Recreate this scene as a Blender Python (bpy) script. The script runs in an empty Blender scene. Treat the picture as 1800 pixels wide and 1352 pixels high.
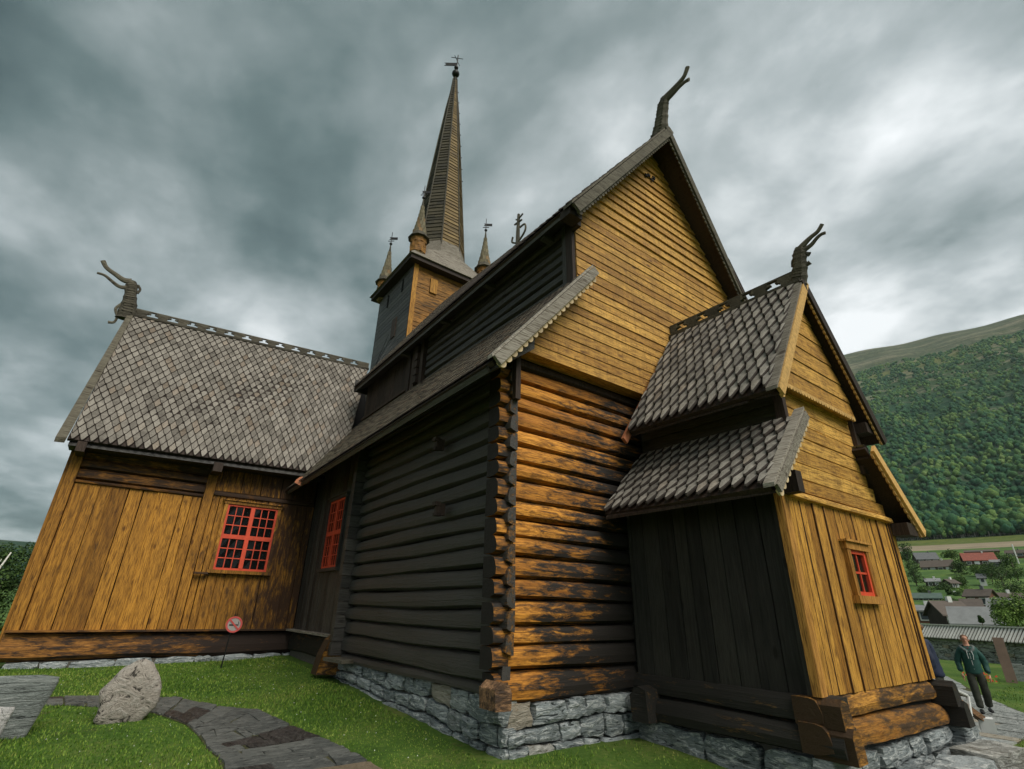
import bpy, bmesh, math, random
import numpy as np
from mathutils import Vector as V, Matrix
R = random.Random(11)
C = bpy.context.scene.collection
S = bpy.context.scene
rad = math.radians
# ---------------------------------------------------------------- camera, light, exposure
# world units are metres; z = 0 is the photographer's eye height
cam = bpy.data.cameras.new('camera'); co = bpy.data.objects.new('camera', cam); C.objects.link(co)
cam.sensor_width = 36; cam.lens = 36 * 886.47 / 1800; cam.clip_start = .05; cam.clip_end = 20000
YAW, PIT, ROL = rad(36.4752), rad(24.0305), rad(1.09825)
fw = V((math.sin(YAW) * math.cos(PIT), math.cos(YAW) * math.cos(PIT), math.sin(PIT)))
rt = V((math.cos(YAW), -math.sin(YAW), 0)); up = rt.cross(fw)
r2 = rt * math.cos(ROL) + up * math.sin(ROL); u2 = up * math.cos(ROL) - rt * math.sin(ROL)
co.matrix_world = Matrix(((r2.x, u2.x, -fw.x, 0), (r2.y, u2.y, -fw.y, 0), (r2.z, u2.z, -fw.z, 0), (0, 0, 0, 1)))
S.camera = co
S.view_settings.view_transform = 'Standard'; S.view_settings.look = 'None'
S.view_settings.exposure = 1.3; S.view_settings.gamma = 1
S.view_settings.use_curve_mapping = False
SUN_DIR = V((0.02, -0.72, 0.80)).normalized()
sd = bpy.data.lights.new('sun', 'SUN'); sd.energy = 1.4; sd.angle = rad(42); sd.color = (1, .95, .86)
so = bpy.data.objects.new('sun', sd); C.objects.link(so); so.location = (5, -20, 30)
so.rotation_euler = SUN_DIR.to_track_quat('Z', 'Y').to_euler()
# world: Nishita sky almost wholly covered by a procedural cloud layer
W = bpy.data.worlds.new('World'); S.world = W; W.use_nodes = True
nt = W.node_tree; nt.nodes.clear()
def nd(t, typ, **kw):
    n = t.nodes.new(typ)
    for k, v in kw.items():
        if hasattr(n, k): setattr(n, k, v)
        else: n.inputs[k].default_value = v
    return n
def mth(t, op, a, b=None, c=None):
    n = t.nodes.new('ShaderNodeMath'); n.operation = op
    for i, x in enumerate((a, b, c)):
        if x is None: continue
        if isinstance(x, (int, float)): n.inputs[i].default_value = x
        else: t.links.new(x, n.inputs[i])
    return n.outputs[0]
def ramp(t, fac, stops):
    n = t.nodes.new('ShaderNodeValToRGB'); e = n.color_ramp.elements
    while len(e) < len(stops): e.new(.5)
    for k, (p, c) in enumerate(stops): e[k].position = p; e[k].color = (*c, 1) if len(c) == 3 else c
    t.links.new(fac, n.inputs[0]); return n.outputs[0]
def noise(t, vec, scale, detail=4, rough=.5, dist=0):
    n = t.nodes.new('ShaderNodeTexNoise'); n.inputs['Scale'].default_value = scale; n.inputs['Detail'].default_value = detail
    n.inputs['Roughness'].default_value = rough; n.inputs['Distortion'].default_value = dist
    if vec is not None: t.links.new(vec, n.inputs['Vector'])
    return n.outputs[0]
def mix(t, fac, a, b, typ='MIX'):
    n = t.nodes.new('ShaderNodeMix'); n.data_type = 'RGBA'; n.blend_type = typ; n.clamp_factor = True
    for s, x in ((0, fac), (6, a), (7, b)):
        if isinstance(x, (int, float)): n.inputs[s].default_value = x if s == 0 else (x, x, x, 1)
        elif isinstance(x, tuple): n.inputs[s].default_value = (*x, 1)
        else: t.links.new(x, n.inputs[s])
    return n.outputs[2]
def mapping(t, vec, scale=(1, 1, 1), rot=(0, 0, 0), loc=(0, 0, 0)):
    n = t.nodes.new('ShaderNodeMapping'); n.inputs['Scale'].default_value = scale; n.inputs['Rotation'].default_value = rot
    n.inputs['Location'].default_value = loc; t.links.new(vec, n.inputs['Vector']); return n.outputs[0]
tc = nt.nodes.new('ShaderNodeTexCoord'); sep = nt.nodes.new('ShaderNodeSeparateXYZ'); nt.links.new(tc.outputs['Generated'], sep.inputs[0])
zz = mth(nt, 'ADD', mth(nt, 'MAXIMUM', sep.outputs[2], 0.0), .17)
cmb = nt.nodes.new('ShaderNodeCombineXYZ')
nt.links.new(mth(nt, 'DIVIDE', sep.outputs[0], zz), cmb.inputs[0]); nt.links.new(mth(nt, 'DIVIDE', sep.outputs[1], zz), cmb.inputs[1])
lay = mapping(nt, cmb.outputs[0], (1, .58, 1), (0, 0, rad(52)), (3.1, .7, 0))
n1 = noise(nt, lay, .95, 5, .50, .12)
n2 = noise(nt, mapping(nt, cmb.outputs[0], (1, .85, 1), (0, 0, rad(30)), (8.4, 2.2, 0)), 2.5, 8, .56, .15)
# overcast is thin towards the east (right of the church) and along the horizon, thick overhead and to the west
dt = nt.nodes.new('ShaderNodeVectorMath'); dt.operation = 'DOT_PRODUCT'; nt.links.new(tc.outputs['Generated'], dt.inputs[0])
dt.inputs[1].default_value = V((.80, .36, .50)).normalized()
east = mth(nt, 'MULTIPLY', mth(nt, 'POWER', mth(nt, 'MAXIMUM', dt.outputs['Value'], 0), 5), .31)
hor = mth(nt, 'MULTIPLY', mth(nt, 'POWER', mth(nt, 'SUBTRACT', 1.0, mth(nt, 'MAXIMUM', sep.outputs[2], 0)), 4), .46)
den = mth(nt, 'ADD', mth(nt, 'ADD', mth(nt, 'MULTIPLY', n1, 1.70), mth(nt, 'MULTIPLY', n2, 1.05)), mth(nt, 'ADD', east, hor))
cl = ramp(nt, mth(nt, 'SUBTRACT', den, 1.08), [(.05, (.026, .042, .042)), (.22, (.055, .078, .077)), (.38, (.108, .132, .132)), (.56, (.205, .228, .231)), (.80, (.42, .435, .44))])
sky = nt.nodes.new('ShaderNodeTexSky'); sky.sky_type = 'NISHITA'; sky.sun_disc = False
sky.sun_elevation = math.asin(SUN_DIR.z); sky.sun_rotation = math.atan2(SUN_DIR.x, SUN_DIR.y)
b1 = nt.nodes.new('ShaderNodeBackground'); nt.links.new(sky.outputs[0], b1.inputs[0]); b1.inputs[1].default_value = .08
b2 = nt.nodes.new('ShaderNodeBackground'); nt.links.new(cl, b2.inputs[0]); b2.inputs[1].default_value = 1
ms = nt.nodes.new('ShaderNodeMixShader'); ms.inputs[0].default_value = .95
nt.links.new(b1.outputs[0], ms.inputs[1]); nt.links.new(b2.outputs[0], ms.inputs[2])
wo = nt.nodes.new('ShaderNodeOutputWorld'); nt.links.new(ms.outputs[0], wo.inputs[0])
W.cycles.sampling_method = 'AUTOMATIC'

# ---------------------------------------------------------------- materials
def newmat(name):
    m = bpy.data.materials.new(name); m.use_nodes = True; t = m.node_tree; t.nodes.clear()
    o = t.nodes.new('ShaderNodeOutputMaterial'); p = t.nodes.new('ShaderNodeBsdfPrincipled'); t.links.new(p.outputs[0], o.inputs[0])
    g = t.nodes.new('ShaderNodeNewGeometry')
    return m, t, p, g
def rnd(t, g):      # one random number per piece, whether the piece is an object or an island of a joined mesh
    oi = t.nodes.new('ShaderNodeObjectInfo')
    return mth(t, 'FRACT', mth(t, 'ADD', g.outputs['Random Per Island'], oi.outputs['Random']))
def bump(t, p, h, strength, dist=.02):
    b = t.nodes.new('ShaderNodeBump'); b.inputs['Strength'].default_value = strength; b.inputs['Distance'].default_value = dist
    t.links.new(h, b.inputs['Height']); t.links.new(b.outputs[0], p.inputs['Normal'])
def wood(name, axis, lo, hi, tar_shade=None, tar=(.016, .0125, .010), rough=.72, tarbase=0., west=True, gscale=1., bs=.5, fine=1., spec=.35, drip=0.):
    m, t, p, g = newmat(name); pos = g.outputs['Position']; r = rnd(t, g)
    across, along = 16 * gscale, .9 * gscale
    sc = [across] * 3; sc['XYZ'.index(axis)] = along
    off = t.nodes.new('ShaderNodeVectorMath'); off.operation = 'ADD'; t.links.new(pos, off.inputs[0])
    cx = t.nodes.new('ShaderNodeCombineXYZ')
    for i in range(3): t.links.new(mth(t, 'MULTIPLY', r, 7.3 + 3 * i), cx.inputs[i])
    t.links.new(cx.outputs[0], off.inputs[1]); po = off.outputs[0]
    gr = noise(t, mapping(t, po, tuple(sc)), 1, 6, .62, .9)
    gf = noise(t, mapping(t, po, tuple(x * 4.2 for x in sc)), 1, 4, .65, .4)
    bl = noise(t, po, 1.3, 3, .5)
    f = mth(t, 'ADD', mth(t, 'MULTIPLY', gr, .62), mth(t, 'ADD', mth(t, 'MULTIPLY', bl, .26), mth(t, 'MULTIPLY', r, .36)))
    mid = tuple((a * 1.0 + b * 1.0) / 2 for a, b in zip(lo, hi))
    col = ramp(t, f, [(.34, lo), (.56, mid), (.78, hi)])
    streak = ramp(t, gf, [(.38, (.25, .20, .15)), (.54, (1, 1, 1))])
    col = mix(t, .9 * fine, col, streak, 'MULTIPLY')
    ck = noise(t, mapping(t, po, tuple(x * (2.2 if x > 2 else .7) for x in sc)), 1, 3, .5, .2)      # long drying cracks
    crk = ramp(t, ck, [(.485, (1, 1, 1)), (.50, (.22, .18, .15)), (.515, (1, 1, 1))])
    col = mix(t, .55 * fine, col, crk, 'MULTIPLY')
    vr = t.nodes.new('ShaderNodeTexVoronoi'); vr.inputs['Scale'].default_value = 1
    t.links.new(mapping(t, po, tuple((x / 16 * 3.3) if i != 'XYZ'.index(axis) else x * 1.6 for i, x in enumerate(sc))), vr.inputs['Vector'])
    knot = ramp(t, vr.outputs[0], [(.07, (.16, .10, .06)), (.14, (1, 1, 1))])
    col = mix(t, .8, col, knot, 'MULTIPLY')
    ctl = None
    if drip:
        dn = noise(t, mapping(t, pos, (9, 9, .8)), 1, 5, .7, .3); dn2 = noise(t, pos, .8, 3, .5)
        col = mix(t, mth(t, 'MULTIPLY', ramp(t, mth(t, 'ADD', mth(t, 'MULTIPLY', dn, .7), mth(t, 'MULTIPLY', dn2, .45)), [(.42, (0, 0, 0)), (.68, (1, 1, 1))]), drip), col, (.11, .055, .018))
        dk = noise(t, mapping(t, pos, (26, 26, 9)), 1, 4, .7, .5); col = mix(t, .8, col, ramp(t, dk, [(.34, (.40, .34, .28)), (.44, (1, 1, 1))]), 'MULTIPLY')
    if tar_shade is not None:      # old tar, plus painted shade on the wing and by the porch: more where tarlow(position) is high
        sp = t.nodes.new('ShaderNodeSeparateXYZ'); t.links.new(pos, sp.inputs[0])
        k = tar_shade(t, sp)
        sc2 = [13.] * 3; sc2['XYZ'.index(axis)] = 2.6
        n = noise(t, mapping(t, po, tuple(sc2)), 1, 9, .74, .35)
        n3 = noise(t, pos, 1.1, 3, .5)
        v = mth(t, 'ADD', mth(t, 'ADD', mth(t, 'MULTIPLY', n, 1.0), mth(t, 'MULTIPLY', n3, .35)), k)
        v = mth(t, 'SUBTRACT', v, .20)
        ctl = ramp(t, v, [(.43, (0, 0, 0)), (.57, (1, 1, 1))])
        st = ramp(t, v, [(.34, (0, 0, 0)), (.50, (1, 1, 1))])      # tar worn thin: reddish brown
        col = mix(t, mth(t, 'MULTIPLY', st, .8), col, tuple(a_ * .36 + b_ * .2 for a_, b_ in zip(lo, hi)))
        col = mix(t, ctl, col, tar)
    if west:    # the weather sides facing west are tarred
        sn = t.nodes.new('ShaderNodeSeparateXYZ'); t.links.new(g.outputs['True Normal'], sn.inputs[0])
        wm = ramp(t, mth(t, 'ADD', mth(t, 'MULTIPLY', sn.outputs[0], -1.), mth(t, 'MULTIPLY', bl, .2)), [(.66, (0, 0, 0)), (.8, (1, 1, 1))])
        col = mix(t, wm, col, tar)
    t.links.new(col, p.inputs['Base Color']); p.inputs['Roughness'].default_value = rough
    p.inputs['Specular IOR Level'].default_value = spec
    h = mth(t, 'ADD', mth(t, 'MULTIPLY', gr, .8), mth(t, 'MULTIPLY', gf, .6))
    if ctl is not None:
        bwn = t.nodes.new('ShaderNodeRGBToBW'); t.links.new(ctl, bwn.inputs[0]); h = mth(t, 'ADD', h, mth(t, 'MULTIPLY', bwn.outputs[0], .35))
    bump(t, p, h, bs, .018)
    return m
def lin(t, x, a, b):      # a*x+b
    return mth(t, 'ADD', mth(t, 'MULTIPLY', x, a), b)
GLO, GHI = (.30, .125, .014), (.76, .39, .062)
def tar_log(t, sp):       # log wall: cleaner under the cladding, tarry low down, tar plus painted shade beside the porch
    a = lin(t, sp.outputs[2], -.034, .075); b = lin(t, mth(t, 'SUBTRACT', sp.outputs[0], 4.4), .105, -.13)
    c = mth(t, 'MULTIPLY', mth(t, 'LESS_THAN', sp.outputs[0], 4.42), .17); return mth(t, 'ADD', mth(t, 'ADD', a, b), c)
M = {}
M['log_gold'] = wood('log_gold', 'X', (.30, .10, .010), (.78, .34, .048), tar_log)
M['gold_x'] = wood('gold_x', 'X', (.40, .185, .026), (.84, .48, .105), lambda t, sp: mth(t, 'ADD', 0, -.19), tar=(.07, .032, .010), west=False, drip=.45)
M['casing'] = wood('casing', 'Z', GLO, (.60, .30, .07), None, west=False)
M['gold_z'] = wood('gold_z', 'Z', GLO, (.78, .40, .065), lambda t, sp: lin(t, sp.outputs[2], -.02, -.15), tar=(.055, .024, .008), drip=.25)
M['gold_sill'] = wood('gold_sill', 'X', (.26, .10, .012), (.62, .30, .05), lambda t, sp: mth(t, 'ADD', 0, .03), tar=(.045, .024, .010))
M['wing_z'] = wood('wing_z', 'Z', (.20, .082, .009), (.56, .26, .034), lambda t, sp: mth(t, 'ADD', mth(t, 'MULTIPLY', mth(t, 'POWER', mth(t, 'MAXIMUM', mth(t, 'SUBTRACT', sp.outputs[0], 1.0), 0), 1.5), .042), mth(t, 'ADD', -.14, mth(t, 'MULTIPLY', mth(t, 'MAXIMUM', mth(t, 'SUBTRACT', sp.outputs[2], 2.4), 0), .12))), tar=(.050, .022, .009), west=False)  # tar, with shade painted in toward the inner corner and under the eaves
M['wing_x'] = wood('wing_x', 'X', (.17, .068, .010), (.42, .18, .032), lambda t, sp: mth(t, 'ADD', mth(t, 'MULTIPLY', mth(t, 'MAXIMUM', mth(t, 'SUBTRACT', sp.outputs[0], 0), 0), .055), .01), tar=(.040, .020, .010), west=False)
M['wing_sill'] = wood('wing_sill', 'X', (.17, .065, .012), (.50, .22, .045), lambda t, sp: mth(t, 'ADD', mth(t, 'MULTIPLY', mth(t, 'MAXIMUM', sp.outputs[0], 0), .04), .03), tar=(.028, .016, .011), west=False)
for ax in 'XYZ':
    M['tar_' + ax] = wood('tarred_' + ax, ax, (.010, .0095, .0085), (.082, .076, .066), west=False, rough=.52, bs=1.2, fine=.8, spec=.5)
M['tar_logs'] = wood('tarred_logs', 'Y', (.30, .12, .02), (.60, .28, .05), lambda t, sp: mth(t, 'MINIMUM', mth(t, 'MAXIMUM', lin(t, sp.outputs[1], 2.4, -14.06), .09), .9), tar=(.050, .046, .041), west=False, bs=1.3, rough=.50, spec=.5)
M['tar_porch'] = wood('tarred_porch', 'Z', (.0085, .0080, .0072), (.044, .040, .034), west=False, rough=.75, bs=.6, fine=.5)
M['tar_sill'] = wood('tarred_sill', 'Y', (.26, .13, .03), (.42, .22, .05), lambda t, sp: mth(t, 'ADD', 0, .17), tar=(.020, .018, .015), west=False, bs=.8)
M['tar_brown'] = wood('tarred_brown', 'Z', (.020, .013, .010), (.060, .038, .027), west=False)
M['grey_y'] = wood('weathered_grey_y', 'Y', (.13, .115, .09), (.34, .31, .26), west=False, rough=.85)
M['grey_x'] = wood('weathered_grey_x', 'X', (.13, .11, .085), (.36, .33, .28), west=False, rough=.85)
M['grey_dark'] = wood('weathered_dark', 'X', (.050, .045, .033), (.15, .135, .10), west=False, rough=.85)
M['spire'] = wood('spire_boards', 'X', (.13, .085, .030), (.29, .20, .080), lambda t, sp: mth(t, 'ADD', 0, -.10), tar=(.04, .034, .022), west=False, gscale=.7)
M['spire_west'] = wood('spire_tarred', 'Y', (.030, .028, .020), (.085, .072, .042), west=False, gscale=.7)
M['tower_gold'] = wood('tower_gold', 'X', (.24, .11, .020), (.46, .22, .045), lambda t, sp: mth(t, 'ADD', 0, -.05), tar=(.06, .035, .014), west=False, gscale=.8)
def simple(name, col, rough=.7, metal=0, var=.25, sc=8, bs=.2, spec=.4):
    m, t, p, g = newmat(name); n = noise(t, g.outputs['Position'], sc, 5, .6)
    dark = tuple(c * (1 - var) for c in col); lite = tuple(min(1, c * (1 + var)) for c in col)
    t.links.new(ramp(t, mth(t, 'ADD', mth(t, 'MULTIPLY', n, .8), mth(t, 'MULTIPLY', rnd(t, g), .25)), [(.3, dark), (.75, lite)]), p.inputs['Base Color'])
    p.inputs['Roughness'].default_value = rough; p.inputs['Metallic'].default_value = metal; p.inputs['Specular IOR Level'].default_value = spec
    if bs: bump(t, p, n, bs, .01)
    return m
def shinglemat(name, lo, hi, br=.5):
    m, t, p, g = newmat(name); r = rnd(t, g); pos = g.outputs['Position']
    n = noise(t, mapping(t, pos, (9, 9, 5)), 1, 6, .65, .6); n2 = noise(t, pos, 1.1, 3, .5); n3 = noise(t, mapping(t, pos, (70, 70, 22)), 1, 3, .6)
    f = mth(t, 'ADD', mth(t, 'ADD', mth(t, 'MULTIPLY', n, .75), mth(t, 'MULTIPLY', r, .36)), mth(t, 'MULTIPLY', n2, .30))
    col = ramp(t, f, [(.36, lo), (.66, tuple((a + b) / 2 for a, b in zip(lo, hi))), (.98, hi)])
    odd = ramp(t, mth(t, 'FRACT', mth(t, 'MULTIPLY', r, 17.3)), [(.90, (0, 0, 0)), (.93, (1, 1, 1))])
    col = mix(t, mth(t, 'MULTIPLY', odd, br), col, (.30, .17, .075))
    col = mix(t, .6, col, ramp(t, n3, [(.35, (.45, .42, .38)), (.55, (1, 1, 1))]), 'MULTIPLY')
    # shingle rims and sides get a separate material, with joint shade painted dark
    t.links.new(col, p.inputs['Base Color']); p.inputs['Roughness'].default_value = .82; p.inputs['Specular IOR Level'].default_value = .3
    bump(t, p, mth(t, 'ADD', n, mth(t, 'MULTIPLY', n3, .6)), .6, .012)
    return m
M['shingle'] = shinglemat('shingle_weathered', (.080, .070, .058), (.32, .292, .252), .18)
M['shingle_porch'] = shinglemat('shingle_porch', (.085, .078, .068), (.37, .345, .30), .15)
M['shingle_edge'] = simple('shingle_edge_shade', (.028, .020, .015), .85, var=.4, sc=20, bs=.2)  # dark colour paints in the shade of the joints between shingles
M['shingle_old'] = shinglemat('shingle_mossy', (.09, .078, .048), (.30, .26, .17), .6)
M['end_grain'] = wood('end_grain', 'X', (.20, .10, .045), (.44, .25, .13), lambda t, sp: mth(t, 'ADD', 0, -.03), tar=(.05, .03, .02), west=False, bs=.9)
M['trim_gold'] = simple('trim_gold', (.50, .30, .10), .8, var=.4, sc=20, bs=.4)
M['trim_pale'] = simple('trim_pale', (.52, .40, .24), .8, var=.35, sc=20, bs=.4)
M['red'] = simple('red_paint', (.60, .072, .030), .55, var=.22, sc=12, bs=.15)
M['dark'] = simple('interior_dark', (.006, .006, .006), .9, var=.1, bs=0)
M['iron'] = simple('wrought_iron', (.02, .02, .02), .5, .6, var=.2)
M['copper'] = simple('copper_sheet', (.42, .16, .08), .5, .3, var=.3)
M['lead'] = simple('lead_sheet', (.10, .10, .09), .6, .2, var=.3)
def glassmat():
    m, t, p, g = newmat('window_glass'); p.inputs['Base Color'].default_value = (.01, .012, .012, 1); p.inputs['Roughness'].default_value = .06
    tr = t.nodes.new('ShaderNodeBsdfTransparent'); tr.inputs[0].default_value = (.75, .8, .78, 1)
    mx = t.nodes.new('ShaderNodeMixShader'); mx.inputs[0].default_value = .45
    t.links.new(p.outputs[0], mx.inputs[1]); t.links.new(tr.outputs[0], mx.inputs[2])
    t.links.new(mx.outputs[0], [n for n in t.nodes if n.type == 'OUTPUT_MATERIAL'][0].inputs[0])
    bump(t, p, noise(t, g.outputs['Position'], 5, 2), .25, .02)
    return m
M['glass'] = glassmat()
m, t, p, g = newmat('lamp_bulb'); p.inputs['Emission Color'].default_value = (1, .55, .18, 1); p.inputs['Emission Strength'].default_value = 9; M['bulb'] = m
def stonemat(name, lo, hi, veins, sx=(2, 2, 9), rough=.75, brown=.12):
    m, t, p, g = newmat(name); pos = g.outputs['Position']; r = rnd(t, g)
    cx = t.nodes.new('ShaderNodeCombineXYZ')
    for i in range(3): t.links.new(mth(t, 'MULTIPLY', r, 5.3 + 2 * i), cx.inputs[i])
    off = t.nodes.new('ShaderNodeVectorMath'); off.operation = 'ADD'; t.links.new(pos, off.inputs[0]); t.links.new(cx.outputs[0], off.inputs[1])
    tilt = mapping(t, off.outputs[0], sx, (rad(14), rad(18), 0))
    n = noise(t, tilt, 1.6, 8, .7, 1.6); n2 = noise(t, off.outputs[0], 22, 5, .7); n3 = noise(t, off.outputs[0], 2.2, 4, .6)
    col = ramp(t, mth(t, 'ADD', mth(t, 'MULTIPLY', n3, .5), mth(t, 'ADD', mth(t, 'MULTIPLY', n2, .3), mth(t, 'MULTIPLY', r, .3))), [(.3, lo), (.75, hi)])
    col = mix(t, ramp(t, n, [(.52, (0, 0, 0)), (.60, (.85, .85, .85)), (.64, (0, 0, 0))]), col, veins)
    col = mix(t, ramp(t, n, [(.38, (1, 1, 1)), (.43, (0, 0, 0))]), col, tuple(c * .28 for c in lo))
    br = ramp(t, mth(t, 'FRACT', mth(t, 'MULTIPLY', r, 11.1)), [(1 - brown, (0, 0, 0)), (1 - brown + .02, (1, 1, 1))])
    col = mix(t, mth(t, 'MULTIPLY', br, .55), col, (.42, .32, .20))
    t.links.new(col, p.inputs['Base Color']); p.inputs['Roughness'].default_value = rough; p.inputs['Specular IOR Level'].default_value = .35
    bump(t, p, mth(t, 'ADD', mth(t, 'MULTIPLY', n, 1.4), mth(t, 'MULTIPLY', n2, .7)), 1.0, .05)
    return m
M['stone'] = stonemat('foundation_stone', (.12, .145, .15), (.40, .44, .45), (.74, .76, .74), (2.2, 2.2, 11))
M['tar_end'] = wood('tarred_end', 'Z', (.016, .014, .012), (.055, .042, .030), west=False, bs=.9)
M['mortar'] = simple('mortar', (.10, .095, .08), .95, var=.5, sc=25, bs=.8)
M['slate'] = stonemat('slate', (.075, .082, .078), (.175, .18, .165), (.26, .26, .24), (3, 9, 2), .55, .02)
M['flag_wet'] = stonemat('flagstone_wet', (.034, .030, .028), (.070, .058, .053), (.13, .12, .11), (9, 3, 2), .45, .1)
M['flag_right'] = stonemat('flagstone_grey', (.22, .235, .22), (.38, .39, .37), (.5, .5, .48), (2, 8, 2), .6, .1)
M['drywall'] = stonemat('drystone', (.19, .21, .185), (.48, .50, .45), (.6, .6, .56), (2, 2, 8), .85, .1)
M['boulder'] = stonemat('boulder', (.20, .175, .15), (.44, .39, .335), (.52, .48, .43), (3, 3, 4), .85, .01)
M['granite'] = stonemat('granite_slab', (.17, .19, .18), (.30, .33, .31), (.40, .42, .40), (1, 1, 12), .7, .01)
M['marble'] = stonemat('pale_slab', (.5, .48, .46), (.68, .66, .64), (.35, .35, .35), (6, 6, 6), .5, .01)

# ---------------------------------------------------------------- mesh helpers
ROOT = {}
def finish(o, parent, kind, label):
    C.objects.link(o)
    if parent is not None:
        o.parent = parent
        if parent.name in ROOT: o.matrix_parent_inverse = Matrix.Translation(-ROOT[parent.name])
    if kind: o['kind'] = kind
    if label: o['label'] = label
    return o
def mesh(name, vs, fs, mat, smooth=False):
    me = bpy.data.meshes.new(name); me.from_pydata([tuple(v) for v in vs], [], fs); me.update()
    if mat is not None: me.materials.append(M[mat] if isinstance(mat, str) else mat)
    if smooth: me.polygons.foreach_set('use_smooth', [True] * len(me.polygons))
    return me
class MB:
    def __init__(s): s.v = []; s.f = []
    def add(s, vs, fs):
        b = len(s.v); s.v += [tuple(v) for v in vs]; s.f += [tuple(i + b for i in f) for f in fs]; return s
    def hexa(s, a):      # 8 corners: bottom four (ccw), top four
        return s.add(a, [(0, 3, 2, 1), (4, 5, 6, 7), (0, 1, 5, 4), (1, 2, 6, 5), (2, 3, 7, 6), (3, 0, 4, 7)])
    def box(s, c, h, rz=0, ax=None):
        c = V(c); ux, uy, uz = ax or (V((math.cos(rz), math.sin(rz), 0)), V((-math.sin(rz), math.cos(rz), 0)), V((0, 0, 1)))
        P = [c + ux * (h[0] * a) + uy * (h[1] * b) + uz * (h[2] * d) for d in (-1, 1) for a, b in ((-1, -1), (1, -1), (1, 1), (-1, 1))]
        return s.hexa(P)
    def prism(s, pts, d):      # polygon pts extruded by vector d
        n = len(pts); pts = [V(p) for p in pts]; d = V(d)
        return s.add(pts + [p + d for p in pts], [tuple(range(n - 1, -1, -1)), tuple(range(n, 2 * n))] + [(i, (i + 1) % n, n + (i + 1) % n, n + i) for i in range(n)])
    def tube(s, P, rr, n=8, cap=True, ell=None):      # swept round section, radius per point; ell = (axis, factor) flattens it
        P = [V(p) for p in P]; rings = []
        prev = None
        for i, p in enumerate(P):
            t = (P[min(i + 1, len(P) - 1)] - P[max(i - 1, 0)]).normalized()
            a = prev if prev is not None else (V((0, 0, 1)) if abs(t.z) < .9 else V((1, 0, 0)))
            a = (a - t * a.dot(t)).normalized(); prev = a; b = t.cross(a)
            r = rr[i] if hasattr(rr, '__len__') else rr; ring = []
            for k in range(n):
                q = a * (math.cos(2 * math.pi * k / n) * r) + b * (math.sin(2 * math.pi * k / n) * r)
                if ell: q = q - ell[0] * q.dot(ell[0]) * (1 - ell[1])
                ring.append(p + q)
            rings.append(ring)
        vs = [v for r_ in rings for v in r_]; m_ = len(P)
        fs = [(i * n + k, i * n + (k + 1) % n, (i + 1) * n + (k + 1) % n, (i + 1) * n + k) for i in range(m_ - 1) for k in range(n)]
        if cap: fs += [tuple(range(n - 1, -1, -1)), tuple(range((m_ - 1) * n, m_ * n))]
        return s.add(vs, fs)
    def obj(s, name, mat, parent=None, smooth=False, kind=None, label=None):
        return finish(bpy.data.objects.new(name, mesh(name, s.v, s.f, mat, smooth)), parent, kind, label)
def thing(name, label, cat, loc=(0, 0, 0), group=None):
    o = bpy.data.objects.new(name, None); C.objects.link(o); o.location = loc; o.empty_display_size = .3
    ROOT[o.name] = V(loc); o['label'] = label; o['category'] = cat
    if group: o['group'] = group
    return o
def tag(o, label, cat, group=None):
    o['label'] = label; o['category'] = cat
    if group: o['group'] = group
    return o
def placed(name, me, mtx, parent):      # a copy of a shared mesh at a world matrix
    o = bpy.data.objects.new(name, me); finish(o, parent, None, None); o.matrix_basis = mtx; return o
def frame_m(o, x, y, z):
    return Matrix(((x.x, y.x, z.x, o.x), (x.y, y.y, z.y, o.y), (x.z, y.z, z.z, o.z), (0, 0, 0, 1)))
# a hewn log from p0 to p1 (centre line), height h, bulging towards out
def log(name, p0, p1, h, out, mat, parent, th=.22, bulge=.075, segs=9, taper0=None, taper1=None, wob=.012):
    p0, p1, out = V(p0), V(p1), V(out); up_ = V((0, 0, 1)); d = p1 - p0
    prof = [(-.5, -.35), (-.42, .40), (-.34, 1.0), (-.05, 1.05), (.26, .82), (.43, .42), (.5, -.30)]
    prof = [(a, b + R.uniform(-.06, .06) * (b > .1)) for a, b in prof]
    vs, fs = [], []; n = len(prof) + 2; ph = R.uniform(0, 9); ph2 = R.uniform(0, 9)
    for i in range(segs + 1):
        u = i / segs; c = p0 + d * u; L = u * d.length
        hh = h * (1 + .05 * math.sin(L * 1.7 + ph)); dz = wob * math.sin(L * 1.1 + ph2) + R.uniform(-.004, .004)
        bo = bulge * (1 + .12 * math.sin(L * 2.3 + ph)) + R.uniform(-.006, .006)
        ks = 1.
        if taper0 and i == 0: ks = taper0
        if taper1 and i == segs: ks = taper1
        ring = [c + up_ * ((a * hh) * ks + dz) + out * (b * bo * (ks if b > 0 else 1)) for a, b in prof]
        ring += [c + up_ * (.5 * hh * ks + dz) - out * th, c + up_ * (-.5 * hh * ks + dz) - out * th]
        vs += ring
    for i in range(segs):
        for k in range(n): fs.append((i * n + k, i * n + (k + 1) % n, (i + 1) * n + (k + 1) % n, (i + 1) * n + k))
    fs += [tuple(range(n - 1, -1, -1)), tuple(range(segs * n, (segs + 1) * n))]
    me = mesh(name, vs, fs, mat); bm = bmesh.new(); bm.from_mesh(me); bmesh.ops.recalc_face_normals(bm, faces=bm.faces); bm.to_mesh(me); bm.free()
    return finish(bpy.data.objects.new(name, me), parent, None, None)
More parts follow.
